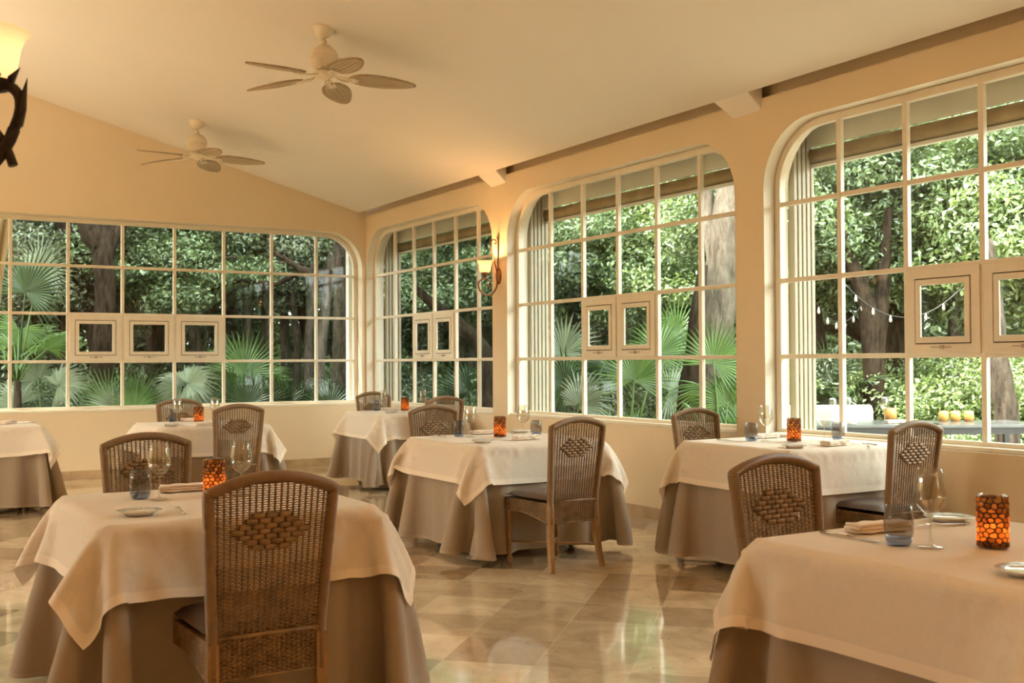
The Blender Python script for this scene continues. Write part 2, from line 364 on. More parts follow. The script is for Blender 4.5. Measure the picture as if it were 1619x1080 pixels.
make_wall('wall_right', [(YF, -.02), (YO, -.02), (YO, 3.24), (YF, 3.24)], [opening(a, b, SILL, TOP, RAD) for a, b, _, _ in WINS], r3, XO - XW)
BW = (-1.06, 5.56)
struct(MB().box((5.70, YF, 3.24), (XO, YO, 3.6)).build('wall_upper', 'wall'))
make_wall('wall_back', [(XL, -.02), (XW - .001, -.02), (XW - .001, ceil_z(XW) + .12), (XR, ZR + .12), (XL, ceil_z(XL) + .12)], [opening(*BW, SILL, 3.01, RAD)], b3, YO - YB)
make_wall('wall_left', [(YF, -.02), (YO, -.02), (YO, 3.4), (YF, 3.4)], [opening(a, a + 2.9, SILL, 2.85, RAD) for a in (5.4, 9.0)], lambda a, z, d: (XL - d, a, z), .2)
struct(MB().add([(XL, YF, -.02), (XO, YF, -.02), (XO, YF, 3.4), (XR, YF, ZR + .1), (XL, YF, 3.4), (XL, YF - .2, -.02), (XO, YF - .2, -.02), (XO, YF - .2, 3.4), (XR, YF - .2, ZR + .1), (XL, YF - .2, 3.4)],
    [(0, 1, 2, 3, 4), (9, 8, 7, 6, 5), (0, 5, 6, 1), (1, 6, 7, 2), (2, 7, 8, 3), (3, 8, 9, 4), (4, 9, 5, 0)]).build('wall_front', 'wall'))
struct(MB().box((XL - .2, YF - .2, -.1), (XO, YO, 0)).build('floor', 'floor'))
# sloped ceiling that stops short of the right wall, with rafters running on to the wall
c = MB(); XE = 5.512; TH = .3
def slab(x0, x1, y0, y1, mb, th=TH):
    z0, z1 = ceil_z(x0), ceil_z(x1)
    mb.add([(x0, y0, z0), (x1, y0, z1), (x1, y1, z1), (x0, y1, z0), (x0, y0, z0 + th), (x1, y0, z1 + th), (x1, y1, z1 + th), (x0, y1, z0 + th)],
           [(0, 3, 2, 1), (4, 5, 6, 7), (0, 1, 5, 4), (1, 2, 6, 5), (2, 3, 7, 6), (3, 0, 4, 7)])
slab(XR, XE, YF, YB + .05, c); slab(XL - .2, XR, YF, YB + .05, c)
struct(c.build('ceiling', 'ceil'))
for y in (2.10, 5.775, 9.455):                         # plastered rafter ends, dipping from the ceiling edge to the wall
    ze = ceil_z(XE); c = MB()
    c.add([(XW + .01, y, 3.143), (XW + .01, y + .30, 3.135), (XE, y + .41, ze), (XE, y + .05, ze), (XE - .25, y + .41, ceil_z(XE - .25) + .002), (XE - .25, y + .05, ceil_z(XE - .25) + .002),
           (XW + .01, y, 3.59), (XW + .01, y + .30, 3.59), (XE - .02, y + .41, 3.59), (XE - .02, y + .05, 3.59)],
          [(0, 1, 2, 3), (3, 2, 4, 5), (0, 3, 9, 6), (1, 7, 8, 2), (6, 9, 8, 7), (0, 6, 7, 1)]); struct(c.build('ceiling_rafter', 'ceil', bevel=.012))
struct(MB().box((XE - .3, YF, 3.59), (XO + .05, YO, 3.8)).build('ceiling_recess', 'wall'))
struct(MB().box((XL - .6, YF - .6, 4.95), (XW, YO + .5, 5.05)).box((XW - .3, YF - .6, 3.72), (7.0, YO + .3, 3.85)).build('roof', 'roof'))
# stone baseboards
b = MB(); y = YF
while y < YB:
    y2 = min(y + .40, YB - .016); b.box((XW - .014, y, 0), (XW - .0005, y2 - .0012, .10)); y += .40
struct(b.build('baseboard_right', 'stone'))
b = MB(); x = XL
while x < XW - .02:
    x2 = min(x + .40, XW - .001); b.box((x, YB - .014, 0), (x2 - .0012, YB - .0005, .10)); x += .40
struct(b.build('baseboard_back', 'stone'))

def strip(outer, inner, f3, d0, d1):                  # a frame between two outlines of equal count
    q = len(outer); mb = MB()
    vs = [f3(a, z, d0) for a, z in outer] + [f3(a, z, d0) for a, z in inner] + [f3(a, z, d1) for a, z in outer] + [f3(a, z, d1) for a, z in inner]
    fs = []
    for i in range(q):
        j = (i + 1) % q
        fs += [(i, j, q + j, q + i), (2 * q + i, 3 * q + i, 3 * q + j, 2 * q + j), (q + i, q + j, 3 * q + j, 3 * q + i), (i, 2 * q + i, 2 * q + j, j)]
    mb.add(vs, fs); return mb
def make_window(name, a0, a1, ztop, cols, vents, f3, dpl):
    root = bpy.data.objects.new(name, None); col.objects.link(root); root['kind'] = 'structure'
    strip(opening(a0 + .002, a1 - .002, SILL + .002, ztop - .002, RAD), opening(a0, a1, SILL, ztop, RAD, .055), f3, dpl - .004, dpl + .05).build('frame', 'trim', root, bevel=.004)
    def bar(mb, p, q, wdt, d0, d1):                   # vertical or horizontal bar
        (pa, pz), (qa, qz) = p, q
        if pa == qa: A, B = f3(pa - wdt / 2, pz, d0), f3(pa + wdt / 2, qz, d1)
        else: A, B = f3(pa, pz - wdt / 2, d0), f3(qa, pz + wdt / 2, d1)
        mb.box([min(x, y) for x, y in zip(A, B)], [max(x, y) for x, y in zip(A, B)])
    mb = MB()
    def reach(a):                                     # height of the opening at position a
        d = min(a - a0, a1 - a)
        return ztop - .03 if d >= RAD else ztop - RAD + sqrt(max(0, RAD ** 2 - (RAD - d) ** 2)) - .03
    for a in cols: bar(mb, (a, SILL + .03), (a, reach(a)), .036, dpl, dpl + .038)
    for z in ROWS:
        bar(mb, (a0 + .04, z), (a1 - .04, z), .032, dpl + .001, dpl + .036)
    mb.build('muntin_grid', 'trim', root, bevel=.004)
    pn = opening(a0, a1, SILL, ztop, RAD, .03)
    MB().add([f3(a, z, dpl + .03) for a, z in pn], [tuple(range(len(pn)))]).build('pane', 'pane', root)
    cs = sorted(cols)
    for k in vents:
        c1, c0 = sorted(cols, reverse=True)[k], sorted(cols, reverse=True)[k + 1]
        lo, hi, zl, zh = c0 + .012, c1 - .012, ROWS[0] + .008, ROWS[1] - .008
        rect = lambda i: [(lo + i, zl + i), (hi - i, zl + i), (hi - i, zh - i), (lo + i, zh - i)]
        s_ = strip(rect(0), rect(.062), f3, dpl - .012, dpl + .006).build('vent_frame', 'trim', root, bevel=.004)
        strip(rect(.062), rect(.068), f3, dpl - .004, dpl + .004).build('gasket', 'seal', s_)
        strip(rect(.068), rect(.106), f3, dpl - .016, dpl + .0).build('vent_sash', 'trim', s_, bevel=.004)
        hb = MB(); am = (lo + hi) / 2
        A, B = f3(am - .07, zl + .038, dpl - .03), f3(am + .07, zl + .046, dpl - .022)
        hb.box([min(x, y) for x, y in zip(A, B)], [max(x, y) for x, y in zip(A, B)])
        A, B = f3(am - .012, zl + .03, dpl - .024), f3(am + .012, zl + .054, dpl - .012)
        hb.box([min(x, y) for x, y in zip(A, B)], [max(x, y) for x, y in zip(A, B)])
        hb.build('vent_handle', 'latch', s_)
    sb = MB(); A, B = f3(a0 + .003, SILL + .001, .03), f3(a1 - .003, SILL + .028, dpl)
    sb.box([min(x, y) for x, y in zip(A, B)], [max(x, y) for x, y in zip(A, B)]); sb.build('sill', 'trim', root, bevel=.004)
    return root
for i, (a, b, cs, vn) in enumerate(WINS): make_window('window_%d' % (i + 1), a, b, TOP, cs, vn, r3, .107)
make_window('window_4', *BW, 3.01, [4.991, 4.396, 3.786, 3.188, 2.584, 1.982, 1.375, .77, .17, -.44], (2, 3, 4), b3, .158)
# roller blinds hung outside each right-hand window, with white guide posts; a post beside the back window
wn = ['window in the far corner', 'middle arched window', 'arched window facing the outdoor tables']
for i, (a, b, _, _) in enumerate(WINS[:3]):
    t = thing('roller_blind', 'rolled-up brown blind with white rails outside the ' + wn[i], 'blind', (6.06, (a + b) / 2, 2.9), 0, 'rolled blinds outside the arched windows')
    h = (b - a) / 2 - .03
    MB().tube([(.02, -h, -.055), (.02, h, -.055)], .058, 14).build('roll', 'shade_roll', t)
    MB().box((-.05, -h, .0), (-.02, h, .30)).build('pelmet_board', 'outtrim', t, bevel=.004)
    MB().box((-.01, -h, -.145), (.03, h, -.118)).build('bottom_rail', 'outtrim', t, bevel=.004)
    for sgn in (-1, 1):
        p = MB()
        for k in range(5): p.box((-.19 + k * .045, sgn * (h + .015) - .03, -2.9), (-.156 + k * .045, sgn * (h + .015) + .03 + .006 * (k % 2), .3))
        p.build('guide_post', 'guide', t, bevel=.006)
struct(MB().box((XO, YF, 3.18), (6.9, YO + .3, 3.3)).build('ceiling_porch', 'roof'))
struct(MB().box((5.60, YO + .01, -.3), (5.75, YO + .16, 3.3)).box((5.50, YO + .02, -.3), (5.585, YO + .12, 3.3)).build('trim_1', 'outtrim', bevel=.01))

# ------------------------------------------------------------------ ground outside
struct(MB().box((-9.2, -6, -.35), (-9.0, 18, 3.0)).build('unseen_screen_wall', 'stone'))  # unseen wall, added to keep bright sky out of the pane reflections
struct(MB().add([(-30, -15, -.1), (-4.61, -15, -.1), (-4.61, 13.4, -.1), (-30, 13.4, -.1)], [(0, 1, 2, 3)]).build('courtyard', 'paving'))
struct(MB().add([(-30, 13.4, -.35), (-30, 45, -.2), (50, 45, -.2), (50, -15, -.2), (5.86, -15, -.35), (5.86, 13.4, -.35)], [(5, 4, 3, 2, 1, 0)]).build('ground', 'ground'))
struct(MB().box((5.86, -3, -.3), (10.6, 6.6, -.03)).build('terrace', 'paving'))

# ------------------------------------------------------------------ wicker dining chair (faces +y, origin on the floor)
def chair_mesh_parts(root):
    BY = -.225                                        # back plane at the seat
    def back_y(z): return BY - .06 * max(0, (z - .44)) / .5
    def half(z): return .198 + .027 * max(0, min(1, (z - .44) / .47))
    ztop = lambda x: .912 + .056 * (1 - (x / .225) ** 2)
    # wrapped frame
    path = []
    for k in range(13): z = .30 + k * (.895 - .30) / 12; path.append((-half(z) + .016, back_y(z), z))
    path.append((-.2085, back_y(.9), .906))
    for k in range(17): x = -.20 + k * .40 / 16; path.append((x, back_y(.93), ztop(x) - .016))
    path.append((.2085, back_y(.9), .906))
    for k in range(13): z = .895 - k * (.895 - .30) / 12; path.append((half(z) - .016, back_y(z), z))
    MB().tube(path, .023, 10, up=(0, 1, 0), flat=.86).build('back_frame', 'wrap', root)
    mb = MB()
    # vertical stakes
    NS = 18; XS = [-.178 + k * .356 / (NS - 1) for k in range(NS)]
    for x in XS:
        zt = ztop(x) - .03
        mb.tube([(x * (.9 + .1 * (z - .44) / .45), back_y(z), z) for z in (.42, .58, .74, zt)], .0042, 5, cap=False)
    # strands
    pitch_x = XS[1] - XS[0]; z = .44; row = 0
    while z < .95:
        dense = z < .66
        hx = half(z) - .032
        if z > .86:
            q = (z + .032 - .912) / .056
            if q > 0: hx = min(hx, .225 * sqrt(max(0, 1 - q)))
        sc = .9 + .1 * (z - .44) / .45
        if hx > .02:
            n = max(2, int(2 * hx / (pitch_x / 2))); P = []
            for k in range(n + 1):
                x = -hx + 2 * hx * k / n
                P.append((x, back_y(z) + .0062 * cos(pi * (x / sc - XS[0]) / pitch_x) * (-1) ** row, z))
            mb.tube(P, .0032 if dense else .0026, 4, cap=False, smooth=True)
        z += .0068 if dense else .0076; row += 1
    mb.build('back_weave', 'weave', root)
    mb = MB()                                         # lozenge of broad basket weave
    for j in range(-3, 4):
        n = 6 - abs(j)
        for k in range(n):
            x = (k - (n - 1) / 2) * .044; z = .775 + j * .0172; y = back_y(z)
            for sg in (-1, 1):
                mb.tube([(x - .0212, y + sg * .004, z), (x - .013, y + sg * .0095, z), (x + .013, y + sg * .0095, z), (x + .0212, y + sg * .004, z)], .0098, 6, up=(0, 0, 1), flat=.22)
    mb.build('lozenge', 'weave', root)
    # woven apron
    def apron(P0, P1, nrm, zb, zt, bottom=None, step=.0072):
        mb = MB(); P0 = Vector(P0); P1 = Vector(P1); L_ = (P1 - P0).length; nrm = Vector(nrm)
        pitch = .0165; r = 0; z = zb + .004
        while z < zt:
            lo, hi = 0, L_
            if bottom:
                while lo < L_ - .02 and bottom(lo / L_) > z: lo += .004
                # runs from lo to hi
            if hi - lo > .03:
                n = max(2, int((hi - lo) / (pitch / 2))); q = []
                for k in range(n + 1):
                    s_ = lo + (hi - lo) * k / n
                    q.append(P0 + (P1 - P0) * (s_ / L_) + nrm * (.0048 * cos(pi * s_ / pitch) * (-1) ** r) + Vector((0, 0, z)))
                mb.tube(q, .0032, 4, cap=False)
            z += step; r += 1
        k = 0
        while k * pitch < L_:
            s_ = k * pitch; z_ = bottom(s_ / L_) if bottom else zb
            p = P0 + (P1 - P0) * (s_ / L_); mb.tube([p + Vector((0, 0, z_)), p + Vector((0, 0, zt))], .004, 4, cap=False); k += 1
        return mb
    bx, fx, fy = .196, .212, .225
    sideb = lambda t: .30 + .052 * min(1, max(0, (1 - t) * 0 + t / .55)) ** .8    # t runs from back to front
    ap = apron((-bx, BY - .012, 0), (bx, BY - .012, 0), (0, 1, 0), .30, .438)
    ap.tube([(-bx, BY - .012, .436), (bx, BY - .012, .436)], .0075, 6); ap.tube([(-bx, BY - .012, .302), (bx, BY - .012, .302)], .0055, 6)
    for sg in (-1, 1):
        q = apron((sg * fx, fy, 0), (sg * bx, BY, 0), (1, 0, 0), .30, .43, lambda t: sideb(1 - t))
        o = len(ap.v); ap.v += q.v; ap.f += [tuple(i + o for i in f) for f in q.f]; ap.sm += q.sm; ap.uv += q.uv
        ap.tube([(sg * (bx + (fx - bx) * t), BY + (fy - BY) * t, sideb(t)) for t in [k / 10 for k in range(11)]], .006, 6)
    q = apron((-fx, fy, 0), (fx, fy, 0), (0, 1, 0), .352, .43)
    o = len(ap.v); ap.v += q.v; ap.f += [tuple(i + o for i in f) for f in q.f]; ap.sm += q.sm; ap.uv += q.uv
    ap.tube([(-fx, fy, .354), (fx, fy, .354)], .0055, 6)
    # solid seat box behind the weave
    ap.add([(-bx + .008, BY, .31), (bx - .008, BY, .31), (fx - .01, fy - .01, .36), (-fx + .01, fy - .01, .36), (-bx + .008, BY, .428), (bx - .008, BY, .428), (fx - .01, fy - .01, .428), (-fx + .01, fy - .01, .428)],
           [(0, 3, 2, 1), (4, 5, 6, 7), (0, 1, 5, 4), (1, 2, 6, 5), (2, 3, 7, 6), (3, 0, 4, 7)])
    ap.build('apron', 'weave', root)
    # leather cushion
    V = []; F = []; n = 14
    def sq(t): return (1 - abs(t) ** 5) ** .5
    for lay in (0, 1):
        for i in range(n + 1):
            for j in range(n + 1):
                a, b_ = -1 + 2 * i / n, -1 + 2 * j / n
                wdt = .198 + .016 * (b_ + 1) / 2
                hgt = .45 + (.030 * sq(a) * sq(b_) if lay else -.019 * sq(a) * sq(b_) * .9)
                V.append((a * wdt, -.205 + (b_ + 1) / 2 * .435, hgt))
    N = (n + 1) ** 2
    for i in range(n):
        for j in range(n):
            a = i * (n + 1) + j; F += [(N + a, N + a + n + 1, N + a + n + 2, N + a + 1), (a, a + 1, a + n + 2, a + n + 1)]
    mb = MB(); mb.add(V, F, True); mb.build('seat_cushion', 'leather', root)
    # legs
    for sg in (-1, 1):
        prof = [(.0, .0), (.011, .0), (.015, .012), (.019, .03), (.016, .042), (.013, .05), (.014, .07), (.017, .16), (.0205, .27), (.021, .285), (.024, .295), (.021, .305), (.024, .316), (.021, .326), (.022, .345), (.022, .42)]
        MB().lathe(prof, 14, Matrix.Translation((sg * .193, .205, 0))).build('leg', 'wood', root)
        P = [(sg * .182, BY - .002, .42), (sg * .182, BY - .002, .30), (sg * .185, BY - .006, .2), (sg * .194, BY - .024, .09), (sg * .205, BY - .045, 0)]
        MB().tube(P, [.026, .026, .025, .022, .019], 4, up=(0, 1, 0), smooth=False).build('leg', 'wood', root)
    a, b_ = .19, .2; z = .125
    MB().tube([(-a, -b_ - .03, z), (0, 0, z), (a, b_, z)], .0085, 8).tube([(a, -b_ - .03, z + .016), (0, 0, z + .016), (-a, b_, z + .016)], .0085, 8).build('cross_stretcher', 'wood', root)
chair0 = thing('dining_chair', '', 'chair'); chair_mesh_parts(chair0); cu = []
CG = 'wicker dining chairs at the tables'
for bx, by, rz, sc, lab in (
    (1.13, 3.68, 0, 1, 'brown wicker dining chair seen from behind, the largest, tucked under its table'),
    (1.22, 5.37, 180, 1, 'brown wicker dining chair behind the glasses and candle of the near table'),
    (3.835, 5.90, 4, 1, 'brown wicker dining chair standing clear on four wooden legs before the centre table'),
    (3.985, 7.62, 180, 1, 'brown wicker dining chair behind the centre table, facing the viewer'),
    (5.12, 10.17, 0, 1, 'brown wicker dining chair at the far corner table, its back just above another chair'),
    (5.20, 11.62, 180, 1, 'brown wicker dining chair in the far corner where the window walls meet'),
    (5.30, 5.90, 180, 1, 'brown wicker dining chair in front of the wall between the middle and terrace windows'),
    (5.17, 4.39, 0, 1.0, 'brown wicker dining chair with dark leather seat, at the table below the terrace window'),
    (2.915, 2.67, 180, 1, 'brown wicker dining chair facing the viewer behind the folded napkin of the nearest table'),
    (2.74, 9.42, 0, 1, 'brown wicker dining chair seen from behind at the table by the long back window'),
    (2.665, 10.6, 180, 1, 'brown wicker dining chair under the long back window, behind its table')):
    place(chair0, cu, (bx, by, 0), radians(rz), lab, CG, sc)

# ------------------------------------------------------------------ cloths: a small hanging-cloth solver
def drape(rest, n, h, top, obstacle=None, steps=150, iters=10, seed=1, floor=.015):
    rng = np.random.default_rng(seed); R0 = np.array(rest, float)          # (n,n,2) flat cloth coordinates
    X = np.zeros((n, n, 3)); X[..., :2] = R0; X[..., 2] = top
    inside = (np.abs(R0[..., 0]) <= h) & (np.abs(R0[..., 1]) <= h)
    out = np.maximum(np.abs(R0) - h, 0); ov = np.linalg.norm(out, axis=2)
    X[..., :2] -= np.sign(R0) * out * .15; X[..., 2] -= ov * .5             # start half lowered
    X[~inside] += rng.normal(0, .006, X[~inside].shape)
    inv = np.where(inside, 0., 1.)[..., None]
    P = X.copy(); G = np.array([0, 0, -9.8]); dt = 1 / 60
    cons = []
    def add(di, dj, k, stiff):
        for par in range(2):
            I, J = np.meshgrid(np.arange(n), np.arange(n), indexing='ij')
            ok = (I + di < n) & (J + dj < n) & (J + dj >= 0)
            ph = (I // max(1, di) if di else J // max(1, dj)) % 2 == par
            s = ok & ph; a = (I[s], J[s]); b = (I[s] + di, J[s] + dj)
            cons.append((a, b, np.linalg.norm(R0[a] - R0[b], axis=1)[:, None], stiff))
    add(1, 0, 0, 1); add(0, 1, 0, 1); add(1, 1, 0, .6); add(1, -1, 0, .6); add(2, 0, 0, .35); add(0, 2, 0, .35)
    for st in range(steps):
        V = (X - P) / dt * .965; P = X.copy(); X = X + (V * dt + G * dt * dt) * inv
        for it in range(iters):
            for a, b, L0, sf in cons:
                d = X[b] - X[a]; ln = np.linalg.norm(d, axis=1)[:, None] + 1e-9; wa, wb = inv[a], inv[b]; ws = wa + wb
                c_ = np.where(ws > 0, (ln - L0) / ln * sf / np.maximum(ws, 1), 0) * d
                X[a] += c_ * wa; X[b] -= c_ * wb
            Q = X[~inside]; m = (np.abs(Q[:, 0]) < h + .004) & (np.abs(Q[:, 1]) < h + .004)
            dx = h + .004 - np.abs(Q[:, 0]); dy = h + .004 - np.abs(Q[:, 1])
            mx = m & (dx <= dy); my = m & (dy < dx)
            Q[mx, 0] += np.sign(Q[mx, 0]) * dx[mx]; Q[my, 1] += np.sign(Q[my, 1]) * dy[my]
            Q[:, 2] = np.clip(Q[:, 2], floor, top)
            if obstacle is not None and it >= iters - 3:
                th = np.arctan2(Q[:, 1], Q[:, 0]); r = np.hypot(Q[:, 0], Q[:, 1])
                nt_, nz_ = obstacle.shape
                ti = ((th + pi) / (2 * pi) * nt_).astype(int) % nt_; zi = np.clip(((top - Q[:, 2]) / .8 * nz_).astype(int), 0, nz_ - 1)
                need = obstacle[ti, zi] + .008; bad = r < need
                k = np.where(bad, need / np.maximum(r, 1e-6), 1); Q[:, 0] *= k; Q[:, 1] *= k
            X[~inside] = Q
    return X
def smooth_up(X, k):                                                       # Catmull-Rom style refinement of a grid
    for _ in range(k):
        n = X.shape[0]
        for ax in (0, 1):
            A = np.moveaxis(X, ax, 0); m = A.shape[0]; B = np.zeros((2 * m - 1,) + A.shape[1:]); B[::2] = A
            E = np.concatenate([2 * A[:1] - A[1:2], A, 2 * A[-1:] - A[-2:-1]])
            B[1::2] = (-E[:-3] + 9 * E[1:-2] + 9 * E[2:-1] - E[3:]) / 16; X = np.moveaxis(B, 0, ax)
    return X
def grid_faces(n):
    I, J = np.meshgrid(np.arange(n - 1), np.arange(n - 1), indexing='ij'); a = (I * n + J).ravel()
    return np.stack([a, a + n, a + n + 1, a + 1], 1)
H0, ZT = .5, .765
def rounded(n, half, corner):
    g = np.linspace(-half, half, n); A, B = np.meshgrid(g, g, indexing='ij'); R_ = np.stack([A, B], 2)
    if corner:                                                             # draw the corners in
        s = np.clip((np.abs(A) - H0) / (half - H0), 0, 1) * np.clip((np.abs(B) - H0) / (half - H0), 0, 1)
        R_ = R_ - np.sign(R_) * (np.maximum(np.abs(R_) - H0, 0) * s[..., None] * corner)
    return R_
def cloth_mesh(name, X, R0, half, k=1):
    Xf = smooth_up(X, k); Rf = smooth_up(R0, k); n = Xf.shape[0]
    I = np.minimum.reduce(np.broadcast_arrays(np.arange(n)[:, None], np.arange(n)[None, :], n - 1 - np.arange(n)[:, None], n - 1 - np.arange(n)[None, :]))
    dist = I * (2 * half / (n - 1))
    uv = np.stack([dist, np.zeros_like(dist)], 2).reshape(-1, 2)
    return npmesh(name, Xf.reshape(-1, 3), grid_faces(n), True, uv), Xf
skirts, overs = [], []
for sd in (3, 8):
    ns = 61; Rs = rounded(ns, H0 + .70, .30); Xs = drape(Rs, ns, H0, ZT - .004, steps=170, iters=9, seed=sd)
    ob_src = Xs.copy(); Xs[..., 2] = ZT - .004 - (ZT - .004 - Xs[..., 2]) * .955
    me, Xf = cloth_mesh('skirt', Xs, Rs, H0 + .70); skirts.append(me)
    ob = np.full((240, 20), .0); q = smooth_up(ob_src, 2).reshape(-1, 3)
    ti = ((np.arctan2(q[:, 1], q[:, 0]) + pi) / (2 * pi) * 240).astype(int) % 240; zi = np.clip(((ZT - q[:, 2]) / .8 * 20).astype(int), 0, 19)
    rim = (np.maximum(np.abs(q[:, 0]), np.abs(q[:, 1])) > H0 - .002)
    np.maximum.at(ob, (ti[rim], zi[rim]), np.hypot(q[rim, 0], q[rim, 1])); ob = np.maximum(ob, np.maximum(np.roll(ob, 1, 0), np.roll(ob, -1, 0)) * .997)
    no = 57; Ro = rounded(no, H0 + .255, 0); Xo = drape(Ro, no, H0 + .002, ZT, ob, steps=150, iters=10, seed=sd + 20)
    me, _ = cloth_mesh('overlay', Xo, Ro, H0 + .255); overs.append(me)

# ------------------------------------------------------------------ tables
def table_parts(t):
    tp = MB().box((-H0 + .02, -H0 + .02, ZT - .036), (H0 - .02, H0 - .02, ZT - .010)); tp.build('tabletop', 'wood', t)
    MB().lathe([(.035, .09), (.035, ZT - .035)], 16).build('column', 'grey_metal', t)
    for a in (45, 135, 225, 315):
        T = Matrix.Rotation(radians(a), 4, 'Z')
        MB().box((-.02, -.035, .055), (.50, .035, .085), T).build('foot', 'black', t, bevel=.008)
        cst = MB(); R_ = Matrix.Translation((.46, .0, .027)) @ Matrix.Rotation(pi / 2, 4, 'X')
        cst.lathe([(0, -.011), (.02, -.011), (.026, -.006), (.026, .006), (.02, .011), (0, .011)], 16, T @ R_)
        cst.box((.437, -.017, .03), (.475, -.013, .058), T).box((.437, .013, .03), (.475, .017, .058), T)
        cst.build('caster', 'black', t)
table0 = thing('dining_table', '', 'table'); table_parts(table0); tu = []
TAB = {  # x, y, half, top, skirt and overlay variant, turn, names
    'near': (1.20, 4.36, .51, .765, 0, 0, 'the table with the largest chair'),
    'centre': (3.965, 6.72, .525, .765, 1, 0, 'the centre table before the wall lamp'),
    'corner': (5.035, 10.70, .49, .777, 0, 1, 'the far corner table between two chairs'),
    'wall': (5.085, 5.02, .49, .793, 1, 2, 'the table below the terrace window'),
    'front': (2.855, 2.0, .50, .765, 0, 2, 'the nearest table cut by the frame'),
    'back': (2.64, 9.98, .49, .765, 1, 1, 'the table by the long back window'),
    'bare': (.86, 10.93, .50, .765, 0, 3, 'the chairless table beside the back wall')}
for key, (x, y, h, z, var, turn, nm) in TAB.items():
    s = (h / H0, h / H0, z / ZT); rz = turn * pi / 2
    place(table0, tu, (x, y, 0), rz, 'square pedestal table on casters hidden under the cloths, ' + nm, 'cloth-covered square tables', s)
    for nme, me, lab, cat, grp, mt in (('table_skirt', skirts[var], 'taupe floor-length underskirt hanging round ', 'tablecloth', 'taupe underskirts', 'skirt'),
                                  ('tablecloth', overs[var], 'ivory square tablecloth with hemmed corners draped over ', 'tablecloth', 'ivory tablecloths', 'cloth')):
        if x + h > XW - .12:                          # pressed flat by the wall it stands against
            me = me.copy(); co = np.empty(len(me.vertices) * 3, np.float32); me.vertices.foreach_get('co', co); co = co.reshape(-1, 3)
            lim = (XW - .012 - x) / s[0]; wx = co[:, 0] * cos(rz) - co[:, 1] * sin(rz); wy = co[:, 0] * sin(rz) + co[:, 1] * cos(rz)
            wx = np.where(wx > lim - .03, lim - .03 * np.exp(-(wx - lim + .03) / .03), wx)
            co[:, 0] = wx * cos(rz) + wy * sin(rz); co[:, 1] = -wx * sin(rz) + wy * cos(rz); me.vertices.foreach_set('co', co.ravel()); me.update()
        o = bpy.data.objects.new(nme, me); col.objects.link(o); o.location = (x, y, 0 if nme == 'table_skirt' else .001); o.rotation_euler.z = rz; o.scale = s
        if not me.materials: me.materials.append(M[mt])
        tag(o, lab + nm, cat, grp)

# ------------------------------------------------------------------ place settings
def wine_parts(t):
    out = [(.0355, .0015), (.036, .003), (.030, .0045), (.012, .008), (.0045, .016), (.0038, .05), (.0040, .088), (.007, .096), (.020, .104), (.034, .118), (.043, .136), (.0455, .152), (.044, .175), (.039, .205), (.034, .232)]
    inn = [(.033, .232), (.038, .205), (.043, .175), (.0445, .152), (.042, .137), (.033, .120), (.019, .107), (.0, .103)]
    MB().lathe([(0, .0015)] + out[:8], 24).build('stem_and_foot', 'glass', t)
    MB().lathe(out[7:] + inn, 28).build('bowl', 'glass', t)
def tumbler_parts(t):
    MB().lathe([(.040, .026), (.0435, .05), (.0425, .08), (.038, .118), (.0368, .118), (.041, .08), (.042, .05), (.0385, .026)], 28).build('wall', 'smoke', t)
    MB().lathe([(0, .001), (.030, .001), (.035, .006), (.040, .026), (.038, .024), (0, .022)], 28).build('base', 'bluebase', t)
def candle_parts(t):
    R_, H_ = .041, .152
    MB().lathe([(0, .003), (R_ - .001, .003), (R_ - .001, .007)], 28).build('glass_bottom', 'smoke', t)
    MB().lathe([(R_ - .005, H_ - .006), (R_ - .001, H_ - .002), (R_ + .001, H_), (R_ - .002, H_ + .002), (R_ - .005, H_)], 28).build('rim', 'smoke', t)
    g = np.random.default_rng(5); na, nz = 168, 92; z0, z1 = .005, H_ - .004; C_ = 2 * pi * R_; S = []
    for j in range(10):
        for k in range(13): S.append((((k + .5 * (j % 2) + g.uniform(-.27, .27)) / 13) * C_ % C_, z0 + (z1 - z0) * (j + .5 + g.uniform(-.22, .22)) / 10, g.uniform(-.5, .5)))
    S = np.array(S); U, Zz = np.meshgrid(np.arange(na) / na * C_, np.linspace(z0, z1, nz), indexing='ij')
    du = np.abs(U[..., None] - S[:, 0]); du = np.minimum(du, C_ - du) * .86; dz = Zz[..., None] - S[:, 1]; D = np.sort(np.hypot(du, dz), axis=2); edge = D[..., 1] - D[..., 0]
    q = np.clip((edge - .0016) / .0075, 0, 1); rad = R_ + .0042 * np.sqrt(1 - (1 - q) ** 2); A_ = np.arange(na)[:, None] / na * 2 * pi
    V = np.stack([rad * np.cos(A_), rad * np.sin(A_), Zz], 2).reshape(-1, 3); I, J = np.meshgrid(np.arange(na), np.arange(nz - 1), indexing='ij'); I2 = (I + 1) % na
    F = np.stack([I * nz + J, I2 * nz + J, I2 * nz + J + 1, I * nz + J + 1], 2).reshape(-1, 4); ef = (edge[I, J] + edge[I2, J + 1] + edge[I2, J] + edge[I, J + 1]).ravel() / 4
    for nm_, sel, mt_ in (('pebble_mosaic', ef > .0030, 'pebble'), ('grout_lattice', ef <= .0030, 'grout')): link(nm_, npmesh(nm_, V, F[sel], True), mt_, t)
    MB().lathe([(0, .006), (.03, .006), (.03, .03), (0, .03)], 16).build('candle', 'wax', t)
    MB().lathe([(0, .034), (.005, .04), (.0065, .047), (.004, .057), (0, .066)], 10).build('flame', 'flame', t)
    lamp('candle_light', 'POINT', (0, 0, .052), .06, (1, .60, .24), .008, t)
M['wax'] = mat('candle_wax', (.8, .62, .4), .5)
def grout_wall():                                      # dark grout with see-through gaps where the pebbles sit
    m = glow('amber_glass_wall', (.30, .11, .02), (0, 0, 0), 0, .8); return m
M['grout_wall'] = grout_wall()
